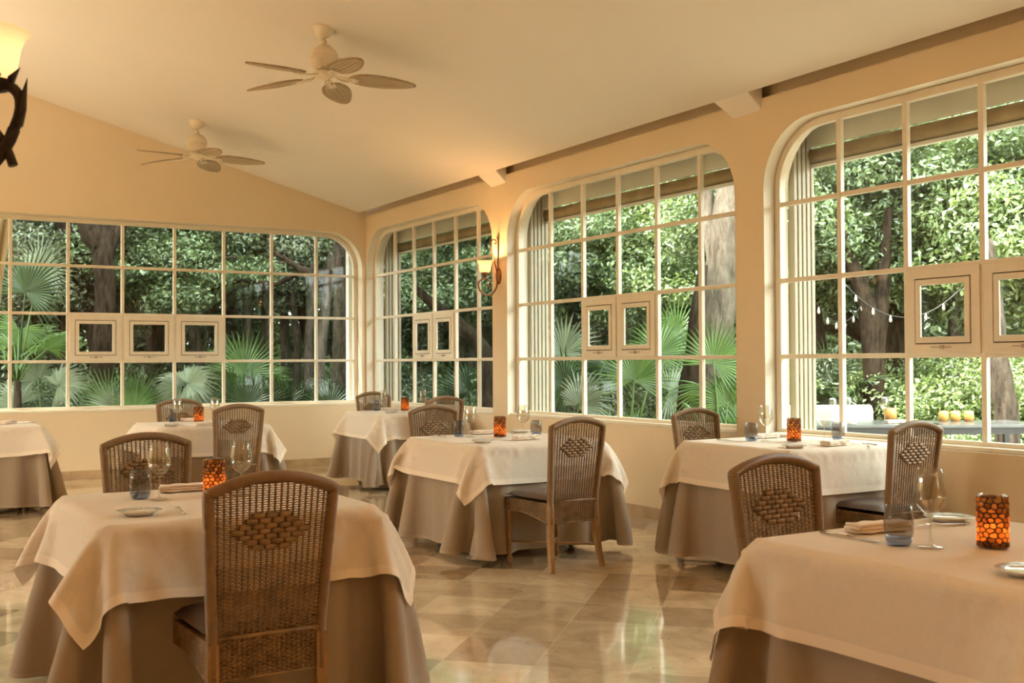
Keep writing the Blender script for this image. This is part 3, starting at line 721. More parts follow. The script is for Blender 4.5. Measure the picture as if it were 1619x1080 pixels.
def plate_parts(t):
    MB().lathe([(0, .004), (.044, .004), (.047, .001), (.05, .001), (.053, .006), (.080, .0155), (.081, .0175), (.079, .018), (.054, .0095), (.046, .008), (0, .008)], 36).build('dish', 'china', t)
    MB().lathe([(.060, .0125), (.076, .0170), (.0765, .0173), (.060, .0129)], 36).build('rim_pattern', 'china_band', t)
M['china_band'] = mat('silvery_rim_pattern', (.74, .76, .68), .15, noise=.4, nscale=90)
def fork_parts(t):
    mb = MB(); mb.tube([(0, -.095, .004), (0, -.05, .005), (0, .0, .007), (0, .035, .011), (0, .05, .0095)], [.0068, .006, .0036, .004, .008], 8, up=(1, 0, 0), flat=.35); mb.build('handle', 'chrome', t)
    mb = MB()
    for k in range(4):
        x = (k - 1.5) * .0052; mb.tube([(x * .8, .048, .0096), (x, .062, .007), (x, .08, .0055), (x, .098, .009)], [.0019, .0019, .0017, .001], 5)
    mb.build('tines', 'chrome', t)
def knife_parts(t):
    MB().tube([(0, -.11, .005), (0, -.06, .006), (0, -.005, .0055)], [.0085, .0075, .0055], 8, up=(1, 0, 0), flat=.55).build('handle', 'chrome', t)
    MB().tube([(0, -.008, .005), (.001, .05, .0045), (.002, .095, .0042), (.004, .118, .0042)], [.0062, .0095, .0088, .003], 6, up=(1, 0, 0), flat=.14).build('blade', 'chrome', t)
def napkin_parts(t):
    mb = MB(); L_ = .105
    for j, (wd, z, dx) in enumerate(((.040, .007, 0), (.038, .0165, .003), (.033, .026, -.002))):
        P = []; F = []; nx = 14; sec = 12
        for i in range(nx + 1):
            x = -L_ + 2 * L_ * i / nx + dx; puff = 1 + .14 * sin(i * 1.3 + j) * (.4 + i / nx)
            sag = .004 * sin(i * .8 + j * 2)
            for q in range(sec):
                a = 2 * pi * q / sec; e = .55
                P.append((x + .004 * cos(a), wd * puff * np.sign(cos(a)) * abs(cos(a)) ** e + sag, z + .0058 * np.sign(sin(a)) * abs(sin(a)) ** e * puff))
        for i in range(nx):
            for q in range(sec): F.append((i * sec + q, i * sec + (q + 1) % sec, (i + 1) * sec + (q + 1) % sec, (i + 1) * sec + q))
        F += [tuple(range(sec))[::-1], tuple(nx * sec + q for q in range(sec))]
        mb.add(P, F, True)
    mb.build('folded_linen', 'napkin', t)
PROTO = {}
for kind, name, cat, fn in (('wine', 'wine_glass', 'wine glass', wine_parts), ('tumb', 'water_tumbler', 'water glass', tumbler_parts), ('candle', 'candle_holder', 'candle', candle_parts),
                            ('plate', 'side_plate', 'plate', plate_parts), ('fork', 'fork', 'fork', fork_parts), ('knife', 'knife', 'knife', knife_parts), ('nap', 'napkin', 'napkin', napkin_parts)):
    p = thing(name, '', cat); fn(p); PROTO[kind] = (p, [])
DESC = {'wine': ('clear empty wine glass', 'wine glasses'), 'tumb': ('smoky blue stemless tumbler', 'blue tumblers'), 'candle': ('glowing candle holder of amber pebbles', 'amber candle holders'),
        'plate': ('small white side plate', 'side plates'), 'fork': ('steel fork', 'forks'), 'knife': ('steel knife', 'knives'), 'nap': ('folded pale linen napkin', 'folded napkins')}
SHORT = {'near': 'the table with the largest chair', 'centre': 'the centre table', 'corner': 'the far corner table', 'wall': 'the table below the terrace window', 'front': 'the nearest table cut by the frame', 'back': 'the table by the back window', 'bare': 'the chairless table'}
def put(kind, tab, x, y, rz=0, side=''):
    z = TAB[tab][3] + .003; p, u = PROTO[kind]
    lab = DESC[kind][0] + (' on the %s side of ' % side if side else ' on ') + SHORT[tab]
    place(p, u, (x, y, z), radians(rz), lab, DESC[kind][1] + ' on the tables')
def setting(tab, only=None, **ov):
    x, y = TAB[tab][:2]; k = TAB[tab][2] / .525
    loc = {'plateN': (-.37, -.36, 0), 'forkN': (-.20, -.27, 35), 'napN': (.02, -.27, 4), 'knifeN': (.30, -.30, 4), 'wineN': (.18, .03, 0), 'tumbN': (.285, .03, 0),
           'plateF': (.42, .36, 0), 'forkF': (.22, .33, 190), 'napF': (.07, .42, 178), 'knifeF': (-.33, .36, 184), 'wineF': (-.16, .22, 0), 'tumbF': (-.205, .32, 0), 'candle': (.0, .12, 0)}
    for n_, (dx, dy, rz) in loc.items():
        if only and n_ not in only: continue
        px, py = x + dx * k, y + dy * k
        if n_ in ov: px, py = ov[n_][:2]; rz = ov[n_][2] if len(ov[n_]) > 2 else rz
        kind = n_.rstrip('NF'); put(kind, tab, px, py, rz, '' if kind == 'candle' else ('near' if n_[-1] == 'N' else 'far'))
setting('centre', candle=(3.972, 6.80), plateN=(3.605, 6.40), forkN=(3.775, 6.47, 40), napN=(3.995, 6.47, 6), wineN=(4.145, 6.75), tumbN=(4.255, 6.75), plateF=(4.36, 7.14), tumbF=(3.755, 7.03), wineF=(3.805, 6.94), napF=(4.03, 7.15), knifeF=(3.62, 7.08, 184))
setting('wall', candle=(5.11, 5.00), plateN=(4.77, 4.66), tumbN=(5.43, 4.925), wineN=(5.265, 4.89), napN=(5.085, 4.635, 8), knifeN=(5.28, 4.60, 2), forkN=(4.93, 4.69, 40), plateF=(5.40, 5.385), tumbF=(4.94, 5.21), wineF=(4.995, 5.135), napF=(5.18, 5.34), knifeF=(4.80, 5.26))
setting('corner', only=('candle', 'tumbF', 'wineF', 'plateN', 'napF', 'wineN', 'forkN', 'plateF'), candle=(5.12, 10.85), tumbF=(4.86, 11.05), wineF=(4.93, 11.0), plateN=(4.81, 10.55), napF=(5.06, 11.1), wineN=(5.26, 10.68), plateF=(5.33, 11.0))
setting('back', only=('candle', 'tumbF', 'wineF', 'plateN', 'forkN', 'napN', 'napF', 'wineN'), candle=(2.65, 10.09), tumbF=(2.475, 10.38), wineF=(2.44, 10.04), plateN=(2.29, 9.64), forkN=(2.40, 9.66, 20), napN=(2.60, 9.63), napF=(2.66, 10.36), wineN=(2.76, 9.95))
setting('near', candle=(1.245, 4.50), tumbF=(.96, 4.56), wineF=(1.014, 4.469), napF=(1.18, 4.72), forkN=(1.003, 4.07, -5), plateN=(.855, 4.08), wineN=(1.335, 4.42), only=('candle', 'tumbF', 'wineF', 'napF', 'forkN', 'plateN', 'wineN', 'knifeF'), knifeF=(.965, 4.66, 165))
setting('front', only=('candle', 'tumbF', 'wineF', 'plateF', 'plateN', 'napF', 'knifeF', 'forkF'), candle=(2.83, 1.985), tumbF=(2.634, 2.16), wineF=(2.674, 2.08), plateF=(3.17, 2.39), plateN=(2.545, 1.685), napF=(2.79, 2.37, 172), knifeF=(2.618, 2.335, 182), forkF=(3.05, 2.33, 75))
setting('bare', only=('napN', 'knifeN'), napN=(1.12, 10.93, 60), knifeN=(1.24, 10.92, 80))

# ------------------------------------------------------------------ ceiling fans
def fan_parts(t, phi):                                # origin on the ceiling
    tl = Matrix.Rotation(math.atan(SL), 4, 'Y')
    MB().lathe([(0, .015), (.082, .012), (.084, -.012), (.078, -.022), (.066, -.035), (.058, -.055), (.045, -.066), (.036, -.07), (.034, -.078), (0, -.08)], 28, tl).build('canopy', 'fan_white', t)
    MB().tube([(0, 0, -.07), (0, 0, -.15)], .013, 12).lathe([(0, -.095), (.022, -.098), (.024, -.112), (.017, -.122), (0, -.124)], 16).build('downrod', 'fan_white', t)
    MB().lathe([(0, -.125), (.03, -.128), (.055, -.142), (.085, -.165), (.103, -.19), (.112, -.216), (.112, -.228), (.116, -.231), (.116, -.241), (.112, -.244), (.108, -.27), (.098, -.30), (.085, -.318), (.066, -.324), (.064, -.334), (0, -.336)], 32).build('motor_housing', 'fan_white', t)
    MB().lathe([(.07, -.338), (.076, -.342), (.076, -.368), (.068, -.380), (.05, -.394), (.034, -.40), (.022, -.41), (0, -.414)], 28).build('switch_cup', 'fan_white', t)
    MB().tube([(.03, .03, -.40), (.032, .032, -.46)], .0018, 5).lathe([(0, -.475), (.005, -.47), (.005, -.46), (0, -.455)], 8, Matrix.Translation((.032, .032, 0))).build('pull_chain', 'chrome', t)
    for k in range(5):
        T = Matrix.Rotation(radians(phi + 72 * k), 4, 'Z')
        TB = T @ Matrix.Translation((0, 0, -.372)) @ Matrix.Rotation(radians(3.5), 4, 'Y') @ Matrix.Rotation(radians(-10), 4, 'X')
        mb = MB(); n = 26; V = []; F = []; UV = []
        def hw(s): return .012 + .098 * (max(0, sin(pi * min(1, s ** .78))) ** .62) * (1 - .12 * s)
        for lay in (0, 1):
            for i in range(n + 1):
                s = i / n; x = .20 + .52 * s
                for j in range(11):
                    e = -1 + j / 5; V.append((x, e * hw(s), (.004 if lay else -.004) + .003 * cos(e * 13) * (1 if lay else -1)))
        m_ = 11 * (n + 1)
        for i in range(n):
            for j in range(10):
                a = i * 11 + j; F.append((a, a + 1, a + 12, a + 11)); F.append((m_ + a, m_ + a + 11, m_ + a + 12, m_ + a + 1))
                u0, u1 = i / n, (i + 1) / n; v0, v1 = j / 10, (j + 1) / 10
                UV.append([(u0 * 6 + .01, v0), (u0 * 6 + .01, v1), (u1 * 6 + .01, v1), (u1 * 6 + .01, v0)]); UV.append([(u0 * 6 + .01, v0), (u1 * 6 + .01, v0), (u1 * 6 + .01, v1), (u0 * 6 + .01, v1)])
        mb.add(V, F, True, UV, TB); bl = mb.build('blade', 'blade', t)
        P = [(.20 + .52 * i / n, hw(i / n), 0) for i in range(n + 1)] + [(.20 + .52 * i / n, -hw(i / n), 0) for i in range(n, -1, -1)]
        MB().tube(P, .0062, 6, closed=True, T=TB).build('rim', 'fan_edge', bl)
        rb = MB()
        for e in (-.66, -.33, 0, .33, .66): rb.tube([(.215 + .49 * i / 12, e * hw(.03 + .94 * i / 12), -.0068) for i in range(13)], .0022, 5, T=TB)
        rb.build('rib', 'fan_white', bl)
        ir = MB(); ir.tube([(.06, 0, .008), (.11, 0, -.002), (.16, 0, -.014), (.22, 0, -.013)], [.012, .010, .012, .012], 8, up=(0, 1, 0), flat=.6, T=TB)
        ir.box((.195, -.035, -.017), (.27, .035, -.010), TB)
        for sx, sy in ((.215, .022), (.215, -.022), (.255, .022), (.255, -.022)): ir.lathe([(0, -.024), (.006, -.022), (.006, -.016)], 8, TB @ Matrix.Translation((sx, sy, 0)))
        ir.tube([(.10, -.012, -.004), (.15, -.034, -.012), (.20, -.03, -.014)], .006, 6, T=TB).tube([(.10, .012, -.004), (.15, .034, -.012), (.20, .03, -.014)], .006, 6, T=TB)
        ir.build('blade_iron', 'fan_white', t)
fan0 = thing('ceiling_fan', 'larger cream ceiling fan with five woven oval blades', 'ceiling fan', (3.055, 7.933, ceil_z(3.055)), 0, 'ceiling fans on the sloped ceiling'); fan_parts(fan0, 54)
dup(fan0, (3.054, 11.72, ceil_z(3.054)), radians(3), 'smaller, farther cream ceiling fan hanging near the back wall')

# ------------------------------------------------------------------ wall lamp between the windows
def spiral(cx, cz, r0, r1, a0, a1, n, y=0): return [(cx + (r0 + (r1 - r0) * i / n) * cos(a0 + (a1 - a0) * i / n), y, cz + (r0 + (r1 - r0) * i / n) * sin(a0 + (a1 - a0) * i / n)) for i in range(n + 1)]
def bez(p, n=14):
    o = []
    for i in range(n + 1):
        t = i / n; o.append(tuple((1 - t) ** 3 * a + 3 * t * (1 - t) ** 2 * b + 3 * t * t * (1 - t) * c_ + t ** 3 * d for a, b, c_, d in zip(*p)))
    return o
def leaf(mb, base, tip, wdt, side=(0, 1, 0)):
    a, b = Vector(base), Vector(tip); s_ = Vector(side) * wdt; m_ = a.lerp(b, .4); up = (b - a).cross(Vector(side)).normalized() * wdt * .35
    mb.add([a, m_ + s_, b, m_ - s_, m_ + up, m_ - up], [(0, 1, 4), (1, 2, 4), (2, 3, 4), (3, 0, 4), (1, 0, 5), (2, 1, 5), (3, 2, 5), (0, 3, 5)], True)
sc = thing('wall_sconce', 'lit wall lamp with alabaster bell shade on a scrolled copper bracket', 'wall lamp', (XW, 9.607, 0))
T90 = Matrix.Translation((-.012, 0, 2.205)) @ Matrix.Rotation(pi / 2, 4, 'Y')
MB().lathe([(0, .012), (.05, .010), (.082, -.002), (.085, -.010), (.08, -.012), (0, -.012)], 28, Matrix.Translation((-.012, 0, 2.205)) @ Matrix.Diagonal((1, .62, 1, 1)) @ Matrix.Rotation(-pi / 2, 4, 'Y')).build('back_plate', 'bronze', sc)
mb = MB()
mb.tube([(-.02, 0, 2.12), (-.014, 0, 2.30), (-.010, 0, 2.48), (-.010, 0, 2.59)], .006, 8)
mb.tube(bez([(-.022, 0, 2.24), (-.05, 0, 2.36), (-.10, 0, 2.47), (-.105, 0, 2.53)]) + bez([(-.105, 0, 2.53), (-.10, 0, 2.585), (-.04, 0, 2.60), (-.03, 0, 2.56)]) + bez([(-.03, 0, 2.56), (-.03, 0, 2.535), (-.05, 0, 2.535), (-.052, 0, 2.553)], 6), .0065, 8)
mb.tube(bez([(-.022, 0, 2.16), (-.02, 0, 2.06), (-.08, 0, 2.005), (-.14, 0, 2.006)]) + bez([(-.14, 0, 2.006), (-.22, 0, 2.012), (-.265, 0, 2.09), (-.235, 0, 2.14)]) + bez([(-.235, 0, 2.14), (-.205, 0, 2.19), (-.115, 0, 2.19), (-.105, 0, 2.125)]) + bez([(-.105, 0, 2.125), (-.10, 0, 2.09), (-.15, 0, 2.085), (-.145, 0, 2.12)], 8), [.009] * 30 + [.0075] * 24, 8)
mb.build('scroll_bracket', 'bronze', sc)
mb = MB()
for base, tip, wd in (((-.010, 0, 2.57), (-.012, 0, 2.66), .012), ((-.010, 0, 2.57), (-.035, 0, 2.63), .01), ((-.010, 0, 2.57), (.004, .03, 2.62), .01), ((-.012, 0, 2.50), (-.004, 0, 2.43), .012), ((-.235, 0, 2.09), (-.262, 0, 2.155), .016), ((-.225, 0, 2.06), (-.258, 0, 2.11), .016), ((-.10, 0, 2.02), (-.055, 0, 2.008), .01)): leaf(mb, base, tip, wd)
mb.build('iron_leaf', 'bronze', sc)
MB().lathe([(0, 2.185), (.012, 2.185), (.014, 2.205), (.036, 2.222), (.046, 2.236), (.04, 2.238), (0, 2.228)], 20, Matrix.Translation((-.165, 0, 0))).build('shade_cup', 'bronze', sc)
def bell(mb, x, y, z, k): return mb.lathe([(.040 * k, z), (.052 * k, z + .012 * k), (.060 * k, z + .05 * k), (.066 * k, z + .085 * k), (.078 * k, z + .112 * k), (.088 * k, z + .120 * k), (.086 * k, z + .123 * k), (.075 * k, z + .115 * k), (.063 * k, z + .086 * k), (.056 * k, z + .05 * k), (.048 * k, z + .014 * k), (.036 * k, z + .004 * k)], 28, Matrix.Translation((x, y, 0)))
bell(MB(), -.165, 0, 2.236, 1).build('lamp_shade', 'alabaster', sc)
lamp('bulb_light', 'POINT', (-.165, 0, 2.30), 9, (1, .55, .22), .03, sc)

# ------------------------------------------------------------------ iron chandeliers (only one shade of the first is in the photograph)
def chandelier_parts(t):
    MB().tube([(0, 0, -.45), (0, 0, 2.2)], .012, 10).lathe([(0, -.50), (.03, -.47), (.05, -.40), (.03, -.33), (.02, -.2), (.045, -.12), (.02, -.02), (.012, .05)], 20).build('stem', 'iron', t)
    for k in range(5):
        T = Matrix.Rotation(2 * pi * k / 5, 4, 'Z'); mb = MB()
        mb.tube(bez([(.03, 0, -.28), (.20, 0, -.34), (.46, 0, -.24), (.512, 0, -.075)], 18) + bez([(.512, 0, -.075), (.548, 0, .005), (.52, 0, .05), (.455, 0, .035)], 8), [.016] * 19 + [.014] * 9, 10, T=T)
        mb.tube(bez([(.51, 0, -.17), (.47, 0, -.04), (.38, 0, -.02), (.35, 0, -.08)], 14) + bez([(.35, 0, -.08), (.33, 0, -.14), (.42, 0, -.15), (.42, 0, -.09)], 8), .012, 8, T=T)
        for a, b, wd in (((.524, 0, -.06), (.546, 0, .06), .026), ((.51, 0, -.09), (.545, 0, -.02), .026), ((.44, 0, -.10), (.455, 0, .005), .026), ((.48, 0, -.16), (.42, 0, -.10), .02)):
            q = MB(); leaf(q, a, b, wd); mb.add(q.v, q.f, True, T=T)
        arm = mb.build('arm', 'iron', t)
        q = MB(); q.lathe([(0, .005), (.015, .005), (.02, .02), (.045, .028), (.056, .05), (.045, .044), (0, .034)], 18, T @ Matrix.Translation((.45, 0, 0)))
        for j in range(6):
            a = 2 * pi * j / 6; q2 = MB(); leaf(q2, (.45 + .04 * cos(a), .04 * sin(a), .035), (.45 + .078 * cos(a), .078 * sin(a), .085), .022, (-sin(a), cos(a), 0)); q.add(q2.v, q2.f, True, T=T)
        q.build('leaf_cup', 'iron', arm)
        b_ = MB(); bell(b_, .45, 0, .045, 1.10); q = MB(); q.add(b_.v, b_.f, True, T=T); q.build('lamp_shade', 'alabaster', arm)
ch0 = thing('chandelier', 'dark wrought-iron chandelier arm with a glowing alabaster shade, cut by the frame', 'chandelier', (-.118, 3.28, 2.00), radians(-31), 'iron chandeliers'); chandelier_parts(ch0)
for i, (x, y, z, e, lab) in enumerate(((-.118, 3.28, 2.00, 14, ''), (-1.6, 7.4, 2.4, 80, 'whole iron chandelier hanging left of the ceiling fans'), (-1.0, 11.0, 2.4, 165, 'whole iron chandelier hanging before the back wall'), (2.7, -1.3, 2.35, 470, 'whole iron chandelier hanging behind the nearest table'))):
    if i: dup(ch0, (x, y, z), radians(-31), lab)
    for k in range(5):
        a = radians(-31 + 72 * k); lamp('chandelier_light', 'POINT', (x + .45 * cos(a), y + .45 * sin(a), z + .12), e * LAMP / 5, AMBER if i == 3 else WARM, .06)

# ------------------------------------------------------------------ plants
rngp = np.random.default_rng(7)
def leaf_cloud(name, n, rad, size, aspect=.5, seed=0, shell=.55, droop=.3, lumps=14, lump_r=.42, flat=1.0):
    g = np.random.default_rng(seed); rad = np.array(rad, float)
    c = g.normal(size=(lumps, 3)); c /= np.linalg.norm(c, axis=1)[:, None]; c *= g.uniform(.25, .78, (lumps, 1))
    k = g.integers(0, lumps, n); p = g.normal(size=(n, 3)); p /= np.linalg.norm(p, axis=1)[:, None]; nrm = p.copy()
    p = c[k] + p * np.array([1, 1, flat]) * (lump_r * g.uniform(shell, 1.0, (n, 1)) ** .6) * g.uniform(.75, 1.25, (lumps, 1))[k]; P = p * rad
    nrm = nrm * .6 + g.normal(size=(n, 3)) * .5 + np.array([0, 0, .45]); nrm /= np.linalg.norm(nrm, axis=1)[:, None]
    d = g.normal(size=(n, 3)) + np.array([0, 0, -droop]); d -= nrm * (d * nrm).sum(1)[:, None]; d /= np.linalg.norm(d, axis=1)[:, None]
    s = np.cross(nrm, d); L_ = size * g.uniform(.6, 1.3, (n, 1)); W_ = L_ * aspect * g.uniform(.7, 1.2, (n, 1))
    V = np.empty((n, 6, 3)); f = nrm * L_ * .10
    V[:, 0] = P - d * L_ * .5; V[:, 1] = P + s * W_ * .5 - d * L_ * .08 + f; V[:, 2] = P + s * W_ * .36 + d * L_ * .25 + f; V[:, 3] = P + d * L_ * .5; V[:, 4] = P - s * W_ * .36 + d * L_ * .25 + f; V[:, 5] = P - s * W_ * .5 - d * L_ * .08 + f
    b = np.arange(n)[:, None] * 6
    F = np.concatenate([b + np.array([[0, 1, 2, 3]]), b + np.array([[0, 3, 4, 5]])])
    return npmesh(name, V.reshape(-1, 3), F)
CLOUD = {}
def cloud(kind, mt, v):
    key = (kind, mt, v)
    if key not in CLOUD:
        if kind == 'crown': me = leaf_cloud('crown', 42000, (2.2, 2.2, 1.9), .078, .52, 10 + v, shell=.1, lumps=60, lump_r=.27, flat=.55)
        elif kind == 'far': me = leaf_cloud('far_crown', 22000, (3.2, 3.2, 3.0), .16, .55, 40 + v, shell=.2, lumps=46, lump_r=.30, flat=.7)
        elif kind == 'bush': me = leaf_cloud('bush', 14000, (1.2, 1.2, 1.0), .062, .5, 70 + v, shell=.2, lumps=34, lump_r=.34, flat=.7)
        elif kind == 'lace': me = leaf_cloud('lace', 9000, (2.0, 2.0, 1.9), .075, .5, 90 + v, lumps=40, lump_r=.22, flat=.6)
        me.materials.append(M[mt]); CLOUD[key] = me
    return CLOUD[key]
def trunk_mb(pts, radii, seed=0, n=12, fork=None):
    g = random.Random(seed); P = []; Rr = []
    pts = [Vector(p) for p in pts]
    for i in range(len(pts) - 1):
        for k in range(5):
            t = k / 5; P.append(pts[i].lerp(pts[i + 1], t) + Vector((g.uniform(-1, 1), g.uniform(-1, 1), 0)) * radii[i] * .05); Rr.append((radii[i] * (1 - t) + radii[i + 1] * t) * g.uniform(.97, 1.03))
    P.append(pts[-1]); Rr.append(radii[-1])
    return MB().tube(P, Rr, n)
def tree(name, label, x, y, h, r, crown='crown', leafm='leaf_mid', bark='bark', v=0, scale=1.0, group=None, lean=(0, 0), cz=None, cat='tree', branches=3, zb=-.35):
    t = thing(name, label, cat, (x, y, zb), 0, group)
    ht = h - zb
    tr = trunk_mb([(0, 0, 0), (lean[0] * .3, lean[1] * .3, ht * .4), (lean[0], lean[1], ht)], [r * 1.35, r, r * .75], seed=int(x * 97 + y * 31)).build('trunk', bark, t)
    g = random.Random(int(x * 51 + y * 77))
    if branches:
        mb = MB()
        for k in range(branches):
            a = g.uniform(0, 2 * pi); z0 = ht * g.uniform(.55, .95); l = scale * g.uniform(.9, 1.7)
            p0 = Vector((lean[0] * z0 / ht, lean[1] * z0 / ht, z0)); p1 = p0 + Vector((cos(a) * l, sin(a) * l, l * g.uniform(.2, .8)))
            mb.tube([p0, p0.lerp(p1, .5) + Vector((0, 0, .12)), p1], [r * .42, r * .3, r * .12], 7)
        mb.build('branches', bark, t)
    f = bpy.data.objects.new('foliage', cloud(crown, leafm, v)); col.objects.link(f); f.parent = t
    f.location = (lean[0], lean[1], (cz - zb) if cz is not None else ht + .5 * scale); f.scale = (scale,) * 3; f.rotation_euler = (0, 0, g.uniform(0, 6.28))
    return t
def bush(label, x, y, z, s, leafm, v, group=None, sz=1.0, name='leafy_shrub'):
    t = thing(name, label, 'shrub', (x, y, -.35), 0, group); f = bpy.data.objects.new('foliage', cloud('bush', leafm, v)); col.objects.link(f); f.parent = t
    f.location = (0, 0, z + .35); f.scale = (s, s, s * sz); f.rotation_euler.z = x * 3.1 + y
    g = random.Random(int(x * 71 + y * 13)); mb = MB()
    for k in range(5):
        a = g.uniform(0, 6.28); mb.tube([(.06 * cos(a), .06 * sin(a), 0), (.25 * s * cos(a), .25 * s * sin(a), (z + .35) * .6), (.55 * s * cos(a), .55 * s * sin(a), z + .35)], [.022, .016, .008], 6)
    mb.build('stems', 'bark_grey', t); return t
def polar(az, r): return r * sin(radians(az)), r * cos(radians(az))

# the far wood: big crowns standing 22 to 32 m away
FW = [('leaf_mid', 0), ('leaf_light', 1), ('leaf_grey', 2), ('leaf_light', 0), ('leaf_mid', 1)]
k = 0
for row, (r, step, zc, s) in enumerate(((27, 5.2, 1.7, 1.0), (30, 5.2, 5.6, 1.15), (24, 6.3, 4.6, .9))):
    az = -1.0 + row * 2.3
    while az < 62:
        x, y = polar(az, r + (k * 37 % 5) * .5); back = az < 23.5
        m_, v = FW[(k * 7 + row) % 5]
        if not (back and row == 2 and False):
            tree('woodland_tree', 'tree of the dense far wood seen through the ' + ('long back window' if back else 'arched side windows'), x, y, zc - 1.2, .16, 'far', 'leaf_grey' if back and m_ == 'leaf_light' and k % 2 else m_, 'bark_grey', v, s, 'far wood trees behind the ' + ('back window' if back else 'side windows'), cz=zc, branches=0)
        az += step; k += 1
for i, (az, r, zc) in enumerate(((-4, 24, 2.0), (-11, 26, 2.4), (-18, 25, 2.0), (-25, 27, 2.4), (-32, 27, 2.0), (-8, 30, 5), (-22, 31, 5), (66, 24, 2.2), (72, 22, 2.0), (79, 24, 2.4), (86, 22, 2.0), (94, 24, 2.2), (70, 28, 5), (83, 28, 5), (104, 22, 2.2), (115, 21, 2.0), (126, 22, 2.4), (137, 21, 2.2), (146, 22, 2.4))):  # unseen trees, added so the panes reflect leaves instead of bright sky
    x, y = polar(az, r); tree('woodland_tree', 'unseen far wood tree added to darken the window reflections', x, y, zc - 1.2, .16, 'far', 'leaf_mid', 'bark_grey', i % 3, 1.05, 'far wood trees beyond the window ends', cz=zc, branches=0)
for i, (x, y, z) in enumerate(((-3, 17.5, 8.2), (1.5, 16.8, 8.6), (5.5, 17.8, 8.0), (9.5, 16.4, 8.6), (3.2, 20.5, 9.2), (11.5, 11.8, 8.4))):  # out-of-view crowns added overhead to shade the back garden
    tree('unseen_shade_tree', 'unseen tall tree added to shade the garden behind the house', x + 2.2, y + 1.8, z - 2, .2, 'far', 'leaf_mid', 'bark', i % 3, 1.1, 'high canopy trees', (-2.2, -1.8), z, branches=0)
# nearer trees, each at its own place: name data (label, azimuth, range, trunk height, trunk radius, crown, leaves, bark, variant, scale, crown height, lean)
TREES = [
    ('leafy tree with dark hanging foliage at the left end of the back window', 6.8, 19, 3.2, .12, 'crown', 'leaf_grey', 'bark', 0, 1.0, 3.3, (0, 0)),
    ('grey-green tree filling the panes right of the thick dark trunk', 12.4, 20, 3.4, .10, 'crown', 'leaf_grey', 'bark_grey', 1, 1.05, 3.4, (.2, 0)),
    ('grey-green tree with a crooked stem behind the middle of the back window', 15.4, 18.5, 3.4, .09, 'crown', 'leaf_mid', 'bark_grey', 2, .95, 3.5, (-.6, 0)),
    ('slim tree with drooping foliage in the third pane column from the back corner', 17.6, 19.5, 3.6, .11, 'crown', 'leaf_grey', 'bark_grey', 0, .9, 3.6, (.3, 0)),
    ('pale slim tree leaning at the right end of the back window', 20.4, 18.4, 4.6, .10, 'lace', 'leaf_mid', 'bark_pale', 1, .9, 4.0, (.55, 0)),
    ('thin pale tree standing just left of the grey trunk in the back window', 19.2, 21, 5, .09, 'lace', 'leaf_light', 'bark_pale', 0, 1.0, 4.2, (-.2, 0)),
    ('dark tree crowding the left panes of the corner arched window', 25.6, 20.5, 3.2, .13, 'crown', 'leaf_dark', 'bark', 1, .95, 3.0, (.2, .1)),
    ('dark tree behind the small vents of the corner arched window', 27.6, 20.5, 3.2, .12, 'crown', 'leaf_dark', 'bark', 2, 1.0, 3.1, (.5, 0)),
    ('mid-green tree at the right edge of the corner arched window', 30.2, 18.5, 3.4, .12, 'crown', 'leaf_mid', 'bark', 0, .95, 3.3, (-.4, 0)),
    ('bright tree filling the left half of the middle arched window', 34.2, 16.8, 2.6, .10, 'crown', 'leaf_mid', 'bark_grey', 1, 1.05, 2.9, (.1, 0)),
    ('fresh green tree above the vents of the middle arched window', 37.4, 17.6, 2.9, .10, 'crown', 'leaf_light', 'bark_pale', 2, 1.0, 3.3, (.3, 0)),
    ('sunlit tree left of the big pale trunk in the middle arched window', 40.6, 16.6, 3.0, .10, 'crown', 'leaf_light', 'bark_grey', 0, .9, 3.2, (0, 0)),
    ('dense leafy tree at the left of the terrace window', 47.2, 14.4, 2.7, .17, 'crown', 'leaf_mid', 'bark', 2, .95, 3.4, (-.25, .1)),
    ('large leafy tree over the terrace with a thick rough trunk', 50.0, 14.6, 2.6, .22, 'crown', 'leaf_mid', 'bark', 0, 1.1, 3.5, (.3, 0)),
    ('broad leafy tree above the vents of the terrace window', 53.2, 14.4, 3.2, .10, 'crown', 'leaf_mid', 'bark_grey', 1, 1.05, 3.2, (.2, 0)),
    ('pale green tree at the right edge of the terrace window', 57.0, 14.2, 3.0, .12, 'crown', 'leaf_light', 'bark_grey', 0, 1.0, 3.2, (0, 0)),
]
for lab, az, r, h, tr, cr, lm, bk, v, s, cz, ln in TREES:
    x, y = polar(az, r); tree('garden_tree', lab, x, y, h, tr, cr, lm, bk, v, s, 'garden trees outside the windows', ln, cz)
# bare trunks with a look of their own
def trunk_thing(label, pts, radii, bark, seed, extra=()):
    b0 = Vector(pts[0]); t = thing('tree_trunk', label, 'tree', b0, 0, 'tall trunks outside the windows')
    trunk_mb([Vector(p) - b0 for p in pts], radii, seed, 16).build('trunk', bark, t)
    if extra:
        for ps, rs in extra: trunk_mb([Vector(p) - b0 for p in ps], rs, seed + 3, 10).build('limb', bark, t)
    return t
def A(u, v, d_, z=None):
    p = at(u, v, d_)
    if z is not None: p = EYE + (p - EYE) * ((z - EYE.z) / (p.z - EYE.z))
    return p
def G(u, d_, z=-.35): p = at(u, 570, d_); return Vector((p.x, p.y, z))
trunk_thing('thick dark trunk swelling to a broken fork, behind the back window', [G(160, 16.2), at(162, 600, 16.2), at(166, 470, 16.2), at(165, 420, 16.2), at(160, 375, 16.2), at(160, 335, 16.2)], [.22, .17, .15, .15, .17, .15], 'bark', 5,
            (((at(163, 400, 16.2), at(145, 372, 16.1), at(132, 335, 16)), (.12, .16, .13)), ((at(160, 400, 16.2), at(180, 370, 16.3), at(192, 330, 16.4)), (.12, .16, .14))))
